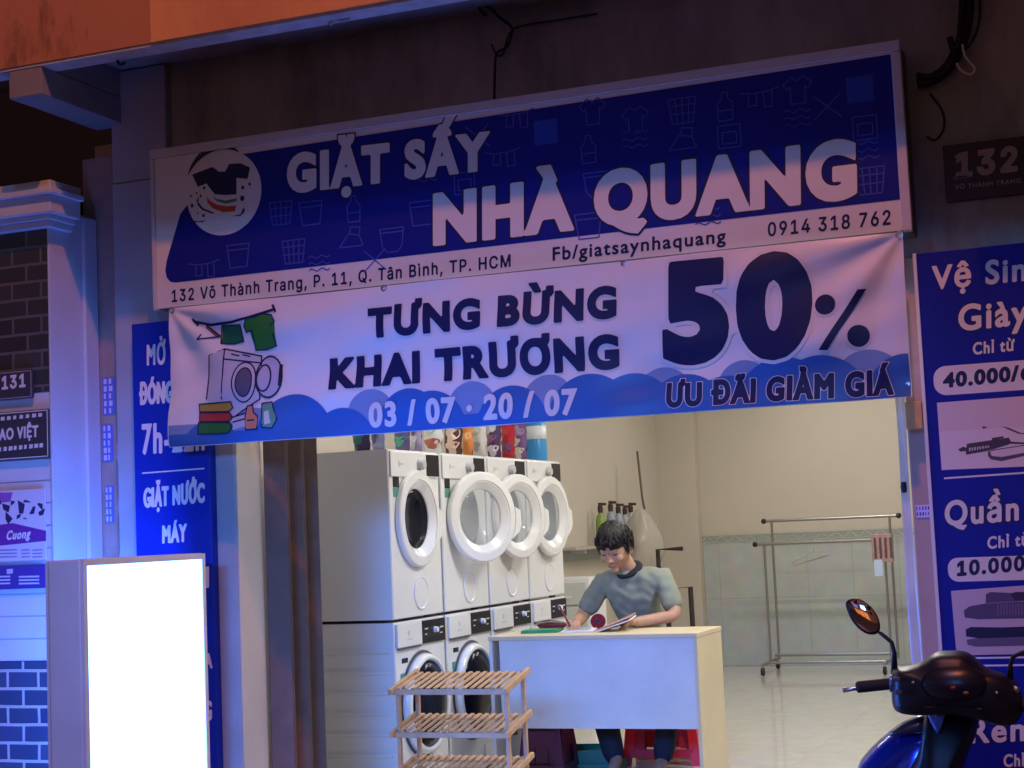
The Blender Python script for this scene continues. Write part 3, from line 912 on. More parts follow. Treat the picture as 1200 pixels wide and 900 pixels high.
# ------------------------------------------------------------------ tall blue opening hours sign on the left pillar
YL = 5.70
a, b = AY(154, 380, YL), AY(246, 560, YL)
lx0, lx1, lz1, lz0 = a.x, b.x, a.z, 0.12
M_lblue = mat('blue pillar sign vinyl', (0.004, 0.030, 0.42), 0.5, var=0.05, spec=0.3)
M_print = mat('white print', (0.76, 0.76, 0.78), 0.5)
hs = thing('hours_sign', 'tall narrow blue sign with opening hours on the left pillar', 'sign', ((lx0+lx1)/2, YL, lz0))
obj('panel', MB().box(lx0, lx1, YL, YF-0.001, lz0, lz1), M_lblue, hs, bevel=0.003)
fl = flat_map(YL)
for body, px in (('MỞ', [(172, 428.5), (194, 427), (172, 404), (194, 402)]), ('ĐÓNG', [(163, 475), (203, 472), (163, 449), (203, 446)]), ('7h-22h', [(166, 533), (240, 528), (166, 497), (240, 491)]), ('GIẶT NƯỚC', [(168, 595.5), (240, 589), (168, 572), (240, 565.5)]), ('MÁY', [(190, 637), (219, 635), (190, 616), (219, 613.5)]),
                 ('I', [(240.5, 689), (245, 688.6), (240.5, 664), (245, 663.6)]), ('A', [(240, 784), (249, 783), (240, 766), (249, 765)]), ('G', [(240, 845), (248.5, 844), (240, 822), (248.5, 821)])):
    lettering(body, hs, px, fl, M_print, 0.035 if '7' in body or body == 'MỞ' else 0.055, 0.002, 20, 0, 'lettering', YL)
mb = MB(); stroke(mb, pxs([(167, 554.5), (239, 549)], YL), 0.006, fl, 0.002); obj('rule', mb, M_print, hs)

# ------------------------------------------------------------------ blue price board on the right
YP = 5.62
a, b = AY(1073, 297, YP), AY(1105, 760, YP)
px0, pz1 = (a.x+b.x)/2, a.z
M_pblue = mat('price board blue vinyl', (0.004, 0.010, 0.33), 0.5, var=0.05, spec=0.3)
pr = thing('price_board', 'tall blue price board with photos and prices on the right pillar', 'sign', (px0+0.5, YP, -0.1))
obj('panel', MB().box(px0, px0+1.15, YP, 5.699, -0.12, pz1), M_pblue, pr, bevel=0.002)
obj('edge_trim', MB().box(px0-0.012, px0-0.0005, YP-0.004, 5.698, -0.12, pz1), M_print, pr)
fp = flat_map(YP)
M_pill = mat('white price pill', (0.74, 0.74, 0.76), 0.5)
def pill(TL, BL, TR, name):
    p = [np.array(q) for q in pxs([TL, BL, TR], YP)]
    h = (p[0][1]-p[1][1]); r = h*0.42
    x0_, x1_, z0_, z1_ = p[0][0], p[0][0]+0.62, p[1][1], p[0][1]
    pts = []
    for (cx_, cz_, a0) in ((x1_-r, z1_-r, 0), (x0_+r, z1_-r, 90), (x0_+r, z0_+r, 180), (x1_-r, z0_+r, 270)):
        pts += [(cx_+r*math.cos(R_(a0+15*i)), cz_+r*math.sin(R_(a0+15*i))) for i in range(7)]
    mb = MB(); fillpoly(mb, pts, fp, 0.002)
    return obj(name, mb, M_pill, pr)
pill((1093, 430), (1096, 464), (1200, 421), 'price_pill')
pill((1110, 654), (1113, 682), (1200, 646), 'price_pill')
for body, px, m, wt, edge in (('Vệ Sinh', [(1092, 340), (1224, 327), (1092, 312), (1224, 298)], M_print, .042, 0), ('Giày', [(1123, 388.5), (1205, 380), (1123, 357.5), (1205, 349)], M_print, .042, .045), ('Chỉ từ', [(1140, 416), (1189, 411), (1140, 401.5), (1189, 396.5)], M_print, .042, .045),
                        ('40.000/', [(1105, 455), (1194, 446.5), (1105, 437), (1194, 428)], M_navy, .075, 0), ('đ', [(1196, 446.3), (1211, 445), (1196, 428), (1211, 427)], M_navy, .075, 0),
                        ('Quần', [(1107, 617), (1194, 610), (1107, 587), (1194, 580)], M_print, .042, .05), ('Chỉ từ', [(1157, 643.5), (1207, 639), (1157, 629), (1207, 624.5)], M_print, .042, 0), ('10.000', [(1121.5, 675.5), (1201, 669), (1121.5, 657.5), (1201, 650.5)], M_navy, .075, 0),
                        ('Rèm', [(1137, 871.5), (1212, 868), (1137, 843), (1212, 839)], M_print, .042, .05), ('Chỉ từ', [(1176, 899), (1224, 897), (1176, 884), (1224, 882)], M_print, .042, 0)):
    if edge: lettering(body, pr, px, fp, M_navy, wt, 0.0035, 20, edge, 'letter_outline', YP)
    lettering(body, pr, px, fp, m, wt, 0.005, 22, 0, 'lettering', YP)
mb = MB()
for l in ([(1107, 560.5), (1215, 553)], [(1121, 771.5), (1215, 770)], [(1128, 780.5), (1215, 779)]):
    stroke(mb, pxs(l, YP), 0.006, fp, 0.002)
obj('rule', mb, M_print, pr)
def card(name, pts, col):
    mb = MB(); fillpoly(mb, pxs(pts, YP), fp, 0.002)
    return obj(name, mb, mat('print %.2f %.2f %.2f' % col, col, 0.5), pr)
def ink(parent, name, fills, col, off):
    mb = MB()
    for pts in fills: fillpoly(mb, pxs(pts, YP), fp, off)
    return obj(name, mb, mat('print %.2f %.2f %.2f' % col, col, 0.5), parent)
Z5 = lambda pts: [(1040+u/4.5, 460+v/4.5) for (u, v) in pts]
ph = card('shoe_photo', [(1098, 472), (1215, 463), (1219, 541.5), (1103.5, 551)], (0.70, 0.62, 0.66))
ink(ph, 'table_edge', [Z5([(272, 206), (720, 180), (780, 178), (785, 388), (288, 408)])], (0.76, 0.70, 0.74), 0.003)
ink(ph, 'brush', [Z5([(372, 300), (400, 285), (415, 292), (420, 270), (520, 255), (640, 238), (650, 255), (640, 275), (520, 310), (415, 328), (412, 308), (385, 312)]), Z5([(498, 178), (530, 182), (505, 192)]), Z5([(550, 240), (610, 230), (615, 240), (552, 252)]), Z5([(600, 178), (640, 186), (700, 212), (780, 222), (780, 226), (690, 217), (630, 192)]), Z5([(640, 258), (780, 268), (780, 274), (640, 270)])], (0.06, 0.05, 0.06), 0.005)
ink(ph, 'bristles', [Z5([(430+k*14, 292-k*1.6), (438+k*14, 290-k*1.6), (438+k*14, 308-k*2.6), (430+k*14, 310-k*2.6)]) for k in range(8)], (0.66, 0.55, 0.60), 0.007)
ink(ph, 'brush_back', [Z5([(530, 310), (560, 300), (720, 276), (780, 270), (780, 322), (720, 335), (600, 362), (545, 352), (530, 335)])], (0.10, 0.07, 0.10), 0.006)
ink(ph, 'brush_top', [Z5([(540, 312), (570, 304), (720, 281), (780, 276), (780, 312), (720, 318), (600, 340), (550, 334)])], (0.72, 0.66, 0.70), 0.008)
Z6 = lambda pts: [(1060+u/3.464, 640+v/3.464) for (u, v) in pts]
ph = card('clothes_photo', [(1114.5, 692.5), (1215, 685), (1219, 766), (1121, 768)], (0.55, 0.48, 0.58))
ink(ph, 'folded_jeans', [Z6([(240, 262), (262, 245), (330, 232), (330, 195), (350, 186), (430, 190), (490, 186), (540, 188), (540, 292), (300, 297), (245, 290)])], (0.09, 0.07, 0.16), 0.005)
ink(ph, 'folded_dark_trousers', [Z6([(248, 338), (270, 328), (400, 330), (540, 324), (540, 368), (300, 374), (250, 366)])], (0.012, 0.010, 0.06), 0.005)
ink(ph, 'folded_grey_trousers', [Z6([(252, 380), (290, 374), (540, 370), (540, 402), (290, 408), (256, 400)])], (0.13, 0.11, 0.20), 0.006)
ink(ph, 'collar', [Z6([(430, 196), (450, 186), (500, 186), (500, 216), (450, 222)])], (0.025, 0.02, 0.06), 0.007)
ink(ph, 'seams', [Z6([(378+k*12, 235), (382+k*12, 235), (382+k*12, 280), (378+k*12, 282)]) for k in range(10)]+[Z6([(330, 230), (430, 224), (540, 220), (540, 224), (430, 229), (330, 235)])], (0.20, 0.17, 0.30), 0.007)

# ------------------------------------------------------------------ number plates and the leaflet on the tiled house
def plate(name, label, TL, BR, y, face, rim, lines, extra=None, depth=0.012):
    a, b = AY(*TL, y), AY(*BR, y)
    t = thing(name, label, 'sign', ((a.x+b.x)/2, y, b.z))
    obj('panel', MB().box(a.x, b.x, y, y+depth, b.z, a.z), face, t, bevel=0.002)
    f = flat_map(y)
    if rim:
        mb = MB(); r = 0.006
        stroke(mb, [(a.x+r, b.z+r), (b.x-r, b.z+r), (b.x-r, a.z-r), (a.x+r, a.z-r), (a.x+r, b.z+r)], 0.004, f, 0.002)
        obj('border_line', mb, rim, t)
    for (body, px, m, wt) in lines:
        lettering(body, t, px, f, m, wt, 0.002, 20, 0, 'lettering', y)
    if extra: extra(t, f)
    return t
M_plate = mat('dark blue enamel', (0.010, 0.012, 0.030), 0.4)
M_pl2 = mat('dark grey plate', (0.045, 0.045, 0.055), 0.5)
M_dim = mat('grey plate lettering', (0.30, 0.30, 0.33), 0.5)
M_plw = mat('white plate lettering', (0.70, 0.70, 0.72), 0.5)
def serif132(t, f):
    mb = MB()
    p = pxs([(1119, 208.5), (1132, 207)], YW-0.02)
    stroke(mb, p, 0.009, f, 0.002)
    p = pxs([(1119.5, 184), (1125, 180)], YW-0.02)
    stroke(mb, p, 0.008, f, 0.002)
    obj('serif', mb, M_dim, t)
plate('number_plate', 'dark house number plate 132 high on the wall right of the shop sign', (1104.5, 171), (1212, 226), YW-0.02, M_plate, None,
      [('132', [(1120, 209), (1193, 201), (1120, 179), (1193, 170)], M_dim, 0.075), ('VÕ THÀNH TRANG', [(1119, 222), (1196, 214), (1119, 217), (1196, 209)], M_dim, 0.03)], serif132)
plate('number_plate', 'small grey plate 131 on the dark bricks of the tiled house', (-12, 437), (38, 466), 5.475, M_pl2, M_dim,
      [('131', [(2, 457), (30, 453.5), (2, 441), (30, 437.5)], M_plw, 0.06)])
def small_rows(t, f):
    mb = MB()
    for (v0, n, h) in ((491, 9, 4.5), (527, 11, 5)):
        for i in range(n):
            u = -14+i*66/n
            if u > 48: continue
            vv = v0-(u-20)*0.10
            r = random.random()
            fillpoly(mb, pxs([(u, vv), (u+3+r*2, vv-0.3), (u+3.4+r*2, vv-h), (u+0.5, vv-h)], 5.475), f, 0.002)
    obj('small_print', mb, M_plw, t)
plate('name_plate', 'white rimmed dark name plate under the plate 131', (-20, 485), (57.5, 536), 5.475, M_pl2, M_plw,
      [('AO VIỆT', [(-1, 516.5), (45, 512), (-1, 502.5), (45, 498)], M_plw, 0.055)], small_rows)
yl = 5.478
a, b = AY(-25, 577, yl), AY(54, 656, yl)
lf = thing('leaflet', 'purple and white advertising leaflet pasted on the white boards', 'poster', (b.x-0.1, yl, b.z))
obj('paper', MB().box(a.x, b.x, yl, yl+0.003, b.z, a.z), mat('leaflet paper', (0.62, 0.60, 0.70), 0.5), lf)
ff = flat_map(yl)
def flat(parent, name, fills, col, off):
    mb = MB()
    for pts in fills: fillpoly(mb, pxs(pts, yl), ff, off)
    return obj(name, mb, mat('print %.2f %.2f %.2f' % col, col, 0.5), parent)
flat(lf, 'purple_band', [[(-25, 618), (15, 613), (54, 622), (54, 634), (-25, 642)]], (0.16, 0.03, 0.30), 0.002)
rnd = random.Random(3)
flat(lf, 'printed_flower', [[(u+rnd.uniform(-3, 3), v+rnd.uniform(-4, 4)) for (u, v) in ((cu_, cv_), (cu_+5, cv_+1), (cu_+4, cv_+9), (cu_-1, cv_+8))] for (cu_, cv_) in ((-3, 585), (4, 592), (12, 584), (22, 590), (30, 583), (36, 594), (44, 586), (18, 600), (8, 603), (46, 598), (27, 603))], (0.03, 0.025, 0.10), 0.003)
flat(lf, 'printed_corner', [[(-25, 578), (15, 577), (12, 588), (-25, 592)]], (0.30, 0.10, 0.45), 0.0025)
lettering('Cuong', lf, [(7, 633), (35, 630.5), (9, 622), (37, 619.5)], ff, M_plw, 0.05, 0.004, 18, 0, 'lettering', yl)
flat(lf, 'text_rows', [[(u, 644+r*4), (u+w_, 643.5+r*4), (u+w_, 645+r*4), (u, 645.6+r*4)] for r in range(3) for (u, w_) in ((-20, 16), (0, 20), (25, 10), (38, 12))], (0.25, 0.22, 0.45), 0.003)
a, b = AY(-25, 664, yl), AY(53, 689, yl)
l2 = thing('leaflet', 'small indigo card pasted under the larger purple leaflet', 'poster', (b.x-0.1, yl, b.z))
obj('paper', MB().box(a.x, b.x, yl, yl+0.003, b.z, a.z), mat('indigo card', (0.07, 0.04, 0.28), 0.5), l2)
flat(l2, 'text_rows', [[(u, v), (u+w_, v-0.5), (u+w_, v+1.4), (u, v+1.9)] for v in (675, 679, 683) for (u, w_) in ((-22, 18), (-2, 14), (22, 24))]+[[(8, 667), (15, 666.5), (15, 672), (8, 672.5)]], (0.55, 0.53, 0.75), 0.002)

# ------------------------------------------------------------------ cables under the balcony
M_cable = mat('black cable', (0.010, 0.010, 0.012), 0.6)
def wire(mb, pts, y, r, n=6, sub=6):
    P3 = [AY(p[0], p[1], y if len(p) < 3 else p[2]) for p in pts]
    out = []
    for i in range(len(P3)-1):
        p0, p1, p2, p3 = P3[max(0, i-1)], P3[i], P3[i+1], P3[min(len(P3)-1, i+2)]
        for k in range(sub):
            t = k/sub
            out.append(0.5*((2*p1)+(p2-p0)*t+(2*p0-5*p1+4*p2-p3)*t*t+(3*p1-p0-3*p2+p3)*t*t*t))
    out.append(P3[-1])
    mb.tube(out, r, n)
cb = thing('cable_bundle', 'thick black cable bundle looping from the balcony to the right end of the sign', 'cable', AY(1120, 70, 5.76))
mb = MB()
wire(mb, [(1075, 97), (1092, 93), (1112, 78), (1128, 45), (1134, 10), (1136, -40)], 5.74, 0.022)
obj('main_cable', mb, M_cable, cb, smooth=True)
mb = MB()
wire(mb, [(1074, 88), (1100, 88), (1121, 62), (1132, 30), (1140, -40)], 5.71, 0.010)
wire(mb, [(1113, 44), (1118, 58), (1125, 40), (1130, -40)], 5.70, 0.012)
wire(mb, [(1146, -40), (1148, 20), (1138, 50), (1126, 62)], 5.73, 0.005)
wire(mb, [(1090, 110), (1104, 130), (1106, 150), (1096, 164), (1086, 160)], 5.79, 0.004)
obj('thin_cable', mb, M_cable, cb, smooth=True)
mb = MB()
wire(mb, [(1128, 52), (1131, 66), (1142, 80), (1137, 87), (1126, 82), (1121, 74)], 5.69, 0.0045)
obj('white_wire', mb, mat('white wire', (0.65, 0.62, 0.55), 0.5), cb, smooth=True)
cw = thing('hanging_wire', 'thin tangled black wire hanging above the middle of the shop sign', 'wire', AY(585, 60, 5.72))
mb = MB()
wire(mb, [(562, 4), (575, 10), (585, 20), (598, 30), (600, 38), (594, 55), (582, 63), (580, 85), (579, 121)], 5.74, 0.006)
wire(mb, [(576, 52), (582, 64), (590, 62), (602, 34), (650, 24), (700, 16)], 5.76, 0.004)
wire(mb, [(560, 2), (563, 12), (570, 18)], 5.74, 0.007)
obj('wire', mb, M_cable, cw, smooth=True)
p = AY(143, 69, BY+0.1)
hk = thing('ceiling_hook', 'small dark hook fixed under the balcony edge above the white beam', 'hook', p)
mb = MB(); mb.tube([p+Vector((0.022*math.cos(t), 0.0, 0.022*math.sin(t))) for t in [i*0.45 for i in range(13)]], 0.006, 6)
obj('hook', mb, M_cable, hk, smooth=True)
p = AY(403, 26, BY+0.08)
cl_ = thing('cable_clip', 'small pale cable clamp under the balcony edge near the picture top', 'clip', p)
mb = MB(); mb.tube([p+Vector((-0.06+0.02*i, 0.0, 0.012*math.sin(i*1.4)+0.006*i)) for i in range(7)], 0.010, 8)
obj('clamp', mb, mat('grey plastic', (0.3, 0.3, 0.33), 0.5), cl_, smooth=True)

# ------------------------------------------------------------------ light box on the pavement, lit on both faces
pl0 = AY(97, 657.5, 4.72)
bxX = pl0.x
e = AX(240.5, 646, bxX)
f_ = AY(52.5, 659, 4.72)
lb = thing('light_box', 'glowing white free standing light box sign before the left pillar', 'light box', ((bxX+f_.x)/2, (4.72+e.y)/2, ST))
zt = (pl0.z+e.z)/2
M_lbf = mat('grey aluminium light box frame', (0.62, 0.58, 0.62), 0.4, metal=0.1, var=0.08, scale=6)
M_glow = mat('lit acrylic panel', (0.8, 0.8, 0.85), 0.4, emit=(0.055, 0.205, 1.0), estr=19.0)
t_ = 0.022
ybk = e.y
obj('cabinet', MB().box(f_.x+0.012, bxX-0.012, 4.72, ybk, ST+0.10, zt), M_lbf, lb, bevel=0.006)
for (xa, xb) in ((bxX-0.0115, bxX), (f_.x, f_.x+0.0115)):
    obj('rim', MB().box(xa, xb, 4.722, 4.722+t_, ST+0.102, zt-0.002).box(xa, xb, ybk-t_-0.002, ybk-0.002, ST+0.102, zt-0.002).box(xa, xb, 4.7225+t_, ybk-t_-0.0025, zt-0.002-t_, zt-0.002).box(xa, xb, 4.7225+t_, ybk-t_-0.0025, ST+0.102, ST+0.102+t_), M_lbf, lb)
    xm_ = xb-0.004 if xb == bxX else xa+0.004
    obj('light_panel', MB().box(min(xm_, xm_-0.004), max(xm_, xm_-0.004), 4.723+t_, ybk-t_-0.003, ST+0.1025+t_, zt-0.0025-t_), M_glow, lb)
for yy in (4.78, ybk-0.06):
    obj('foot', MB().box(f_.x-0.08, bxX+0.08, yy-0.02, yy+0.02, ST, ST+0.099), M_lbf, lb, bevel=0.004)
# ------------------------------------------------------------------ lamps inside the shop
M_tube = mat('fluorescent tube', (0.9, 0.9, 0.9), 0.4, emit=(1.0, 0.96, 0.90), estr=6.0)
for (x, y, nm, pw) in ((-1.35, 7.9, 'first', 62), (-1.8, 10.6, 'second', 44), (-2.3, 13.0, 'third', 24), (-3.45, 7.4, 'short', 10)):
    t = thing('ceiling_light', ('%s white tube lamp on the shop ceiling counted from the street' % nm) if nm != 'short' else 'white tube lamp on the shop ceiling above the dryers', 'lamp', (x, y, 2.999), 0, 'tube lamps on the shop ceiling')
    obj('batten', MB().box(x-0.62, x+0.62, y-0.03, y+0.03, 2.95, 2.998), M_white, t, bevel=0.004)
    obj('tube', MB().tube([(x-0.58, y, 2.93), (x+0.58, y, 2.93)], 0.014, 12), M_tube, t, smooth=True)
    l = D.lights.new('tube_light', 'AREA')
    l.shape = 'RECTANGLE'; l.size = 1.16; l.size_y = 0.05
    l.energy = pw; l.color = (1.0, 0.965, 0.91)
    lo = D.objects.new('tube_light', l); C.objects.link(lo); lo.location = (0, 0, -0.095); lo.parent = t

# ------------------------------------------------------------------ washing machines with dryers on top
M_enam = mat('white enamel', (0.78, 0.79, 0.78), 0.22, var=0.03, scale=2, coat=0.3)
M_grey = mat('pale grey plastic', (0.50, 0.51, 0.52), 0.35)
M_dkg = mat('dark display glass', (0.016, 0.016, 0.020), 0.2, spec=0.25)
M_door = mat('dark door glass', (0.006, 0.007, 0.016), 0.16, spec=0.12)
M_clear = mat('clear door glass', (0.50, 0.56, 0.62), 0.04, alpha=0.32, coat=0.6)
M_steel = mat('drum steel', (0.55, 0.54, 0.52), 0.3, metal=0.9, var=0.1, scale=20)
M_green = mat('green energy label', (0.06, 0.30, 0.22), 0.5)
M_seal = mat('grey rubber', (0.10, 0.10, 0.11), 0.6)
def body_with_hole(cy, cz, r, h, cut=0.86):
    """cabinet x -0.6..0, y 0..0.6, z 0..h with a round opening in the front"""
    mb = MB()
    n = 48
    vs, fs = [], []
    for k in range(n):
        t = 2*math.pi*k/n
        c, s = math.cos(t), math.sin(t)
        vs.append((0, cy+r*c, cz+r*s))
    for k in range(n):
        t = 2*math.pi*k/n
        c, s = math.cos(t), math.sin(t)
        L = min(((0.595-cy) if c > 0 else (cy-0.005))/max(abs(c), 1e-6), ((h-0.005-cz) if s > 0 else (cz-0.005))/max(abs(s), 1e-6))
        vs.append((0, cy+L*c, cz+L*s))
    for k in range(n):
        fs.append((k, (k+1) % n, n+(k+1) % n, n+k))
    # corners
    cor = {}
    for (yy, zz) in ((0.595, h-0.005), (0.005, h-0.005), (0.005, 0.005), (0.595, 0.005)):
        vs.append((0, yy, zz)); cor[(yy, zz)] = len(vs)-1
    for k in range(n):
        a, b = Vector(vs[n+k]), Vector(vs[n+(k+1) % n])
        if abs(a.y-b.y) > 1e-4 and abs(a.z-b.z) > 1e-4:
            for (yy, zz), ci in cor.items():
                if min(abs(a.y-yy), abs(b.y-yy)) < 1e-4 and min(abs(a.z-zz), abs(b.z-zz)) < 1e-4:
                    fs.append((n+k, n+(k+1) % n, ci))
    mb.add(vs, fs)
    rim = [(0.005, 0.005), (0.595, 0.005), (0.595, h-0.005), (0.005, h-0.005)]
    v0 = [(0, y, z) for (y, z) in rim]+[(-0.006, 0, 0), (-0.006, 0.6, 0), (-0.006, 0.6, h), (-0.006, 0, h)]+[(-0.6, 0, 0), (-0.6, 0.6, 0), (-0.6, 0.6, h), (-0.6, 0, h)]
    f0 = [(i, (i+1) % 4, 4+(i+1) % 4, 4+i) for i in range(4)]+[(4+i, 4+(i+1) % 4, 8+(i+1) % 4, 8+i) for i in range(4)]+[(11, 10, 9, 8)]
    mb.add(v0, f0)
    return mb
def ringpts(t, profile, ax=(1, 0, 0)):
    pass
def make_dryer(glass):
    t = thing('tumble_dryer', 'x', 'dryer', (0, 0, 0), 0, 'dryers stacked along the left wall')
    h = 0.835
    obj('cabinet', body_with_hole(0.3, 0.49, 0.20, h), M_enam, t, local=True)
    obj('drum', MB().lathe([(0.199, 0.0), (0.199, -0.40), (0.02, -0.42)], (0.001, 0.3, 0.49), (1, 0, 0), 40, front=False), M_steel, t, local=True, smooth=True)
    obj('control_panel', MB().box(0.001, 0.010, 0.012, 0.588, h-0.135, h-0.008), M_enam, t, local=True, bevel=0.004)
    obj('display', MB().box(0.0101, 0.0135, 0.43, 0.585, h-0.128, h-0.016), M_dkg, t, local=True, bevel=0.002)
    k = obj('dial', MB().lathe([(0, 0.032), (0.022, 0.032), (0.026, 0.026), (0.028, 0.0)], (0.0101, 0.345, h-0.07), (1, 0, 0), 24), M_grey, t, local=True, smooth='auto')
    obj('brand_mark', MB().box(0.0101, 0.0112, 0.10, 0.112, h-0.085, h-0.055).box(0.0101, 0.0112, 0.118, 0.16, h-0.075, h-0.066), M_grey, t, local=True)
    obj('energy_label', MB().box(0.0008, 0.0018, 0.045, 0.115, 0.60, 0.645), M_green, t, local=True)
    obj('energy_label', MB().box(0.0008, 0.0018, 0.045, 0.115, 0.647, 0.70), M_dkg, t, local=True)
    # filter hatch pressed into the lower front
    obj('filter_hatch', MB().lathe([(0.084, 0.0), (0.084, 0.004), (0.078, 0.006), (0.074, 0.003), (0.0, 0.003)], (0.0008, 0.33, 0.115), (1, 0, 0), 36), M_enam, t, local=True, smooth='auto')
    for yy in (0.07, 0.53):
        for xx in (-0.06, -0.54):
            obj('foot', MB().lathe([(0.02, -0.024), (0.022, 0.0)], (xx, yy, 0), (0, 0, 1), 12), M_seal, t, local=True)
    # door hinged on its near side
    dr = MB().lathe([(0.150, -0.006), (0.153, 0.002), (0.190, 0.026), (0.196, 0.026), (0.198, 0.031), (0.236, 0.028), (0.243, 0.022), (0.246, 0.002), (0.240, 0.0012), (0.156, -0.010)], (0.002, 0.3, 0.49), (1, 0, 0), 64, True)
    d = obj('door', dr, M_enam, t, local=True, smooth='auto', loc=(0.0, 0.05, 0.49))
    g = obj('door_glass', MB().lathe([(0.0, -0.034), (0.06, -0.030), (0.11, -0.020), (0.151, -0.004), (0.151, -0.008), (0.11, -0.040), (0.06, -0.055), (0.0, -0.06)], (0.002, 0.3, 0.49), (1, 0, 0), 40), glass, d, local=True, smooth=True)
    hd = MB().prism([(0.006, 0.30+0.246*math.cos(a), 0.49+0.246*math.sin(a)) for a in [R_(q) for q in (-32, -20, -8, 4, 12)]]+[(0.006, 0.585, 0.52), (0.006, 0.588, 0.44), (0.006, 0.57, 0.40)], (0.022, 0, 0))
    obj('door_handle', hd, M_enam, d, local=True, bevel=0.006)
    return t, d
def make_washer():
    t = thing('washing_machine', 'x', 'washing machine', (0, 0, 0), 0, 'washing machines along the left wall')
    h = 0.85
    obj('cabinet', body_with_hole(0.31, 0.43, 0.20, h), M_enam, t, local=True)
    obj('detergent_drawer', MB().box(0.001, 0.014, 0.012, 0.30, h-0.125, h-0.008), M_enam, t, local=True, bevel=0.005)
    obj('drawer_grip', MB().box(0.001, 0.012, 0.03, 0.285, h-0.135, h-0.1265), M_seal, t, local=True)
    obj('brand_mark', MB().box(0.0142, 0.0152, 0.135, 0.150, h-0.07, h-0.045).box(0.0142, 0.0152, 0.12, 0.175, h-0.092, h-0.085), M_grey, t, local=True)
    p = obj('display', MB().box(0.001, 0.012, 0.305, 0.59, h-0.125, h-0.010), M_dkg, t, local=True, bevel=0.004)
    obj('dial', MB().lathe([(0, 0.02), (0.013, 0.02), (0.016, 0.0)], (0.0121, 0.455, h-0.062), (1, 0, 0), 20), M_white, p, local=True, smooth='auto')
    obj('panel_print', MB().box(0.0121, 0.0128, 0.335, 0.375, h-0.055, h-0.048).box(0.0121, 0.0128, 0.335, 0.36, h-0.082, h-0.076).box(0.0121, 0.0128, 0.52, 0.565, h-0.058, h-0.05).box(0.0121, 0.0128, 0.52, 0.55, h-0.086, h-0.08), M_grey, p, local=True)
    obj('feature_label', MB().box(0.0008, 0.0018, 0.075, 0.145, 0.648, 0.672), M_dkg, t, local=True)
    obj('energy_label', MB().box(0.0008, 0.0018, 0.055, 0.115, 0.545, 0.60), M_green, t, local=True)
    dr = MB().lathe([(0.212, 0.028), (0.217, 0.042), (0.226, 0.046), (0.240, 0.040), (0.248, 0.026), (0.252, 0.004), (0.214, 0.002)], (0.002, 0.31, 0.43), (1, 0, 0), 56, True)
    obj('door_seal', MB().lathe([(0.253, 0.001), (0.262, 0.003), (0.266, 0.0008)], (0.001, 0.31, 0.43), (1, 0, 0), 56), M_seal, t, local=True, smooth=True)
    d = obj('door', dr, M_enam, t, local=True, smooth=True, loc=(0.0, 0.05, 0.43))
    obj('door_glass', MB().lathe([(0.0, 0.062), (0.08, 0.060), (0.15, 0.052), (0.212, 0.036), (0.212, 0.01), (0.0, 0.0)], (0.002, 0.31, 0.43), (1, 0, 0), 48), M_door, d, local=True, smooth=True)
    obj('filter_cover', MB().box(0.0008, 0.005, 0.45, 0.57, 0.03, 0.12), M_enam, t, local=True, bevel=0.002)
    obj('plinth', MB().box(0.0008, 0.003, 0.02, 0.43, 0.03, 0.10), M_enam, t, local=True, bevel=0.001)
    mb = MB()
    for i in range(7):
        z = 0.10+0.1*i
        mb.prism([(-0.57, -0.0005, z), (-0.03, -0.0005, z), (-0.03, -0.009, z+0.010), (-0.57, -0.009, z+0.010)], (0, 0, 0.012))
    obj('side_rib', mb, M_enam, t, local=True)
    for yy in (0.07, 0.53):
        for xx in (-0.06, -0.54):
            obj('foot', MB().lathe([(0.02, -0.02), (0.022, 0.0)], (xx, yy, 0), (0, 0, 1), 12), M_seal, t, local=True)
    return t
PIT = 0.632
Y0 = 7.12
ordn = ('nearest the street', 'second from the street', 'third from the street', 'farthest from the street')
dtxt = ('with dark shut door', 'with clear door ajar', 'with clear door half open', 'with door slightly ajar')
wm = make_washer()
dk, dk_door = make_dryer(M_door)
for i in range(4):
    o = wm if i == 0 else copy_tree(wm)
    o.location = (XW, Y0+PIT*i, 0.02)
    o['label'] = 'white front loading washing machine, %s in the lower row' % ordn[i]
dk2, d2 = make_dryer(M_clear)
for i in range(4):
    o = dk if i == 0 else (dk2 if i == 1 else copy_tree(dk2))
    o.location = (XW, Y0+PIT*i, 0.885)
    o['label'] = 'white tumble dryer %s, %s in the upper row' % (dtxt[i], ordn[i])
    d = [c for c in o.children if c.name.startswith('door')][0]
    d.rotation_euler.z = -R_((0, 24, 15, 6)[i])

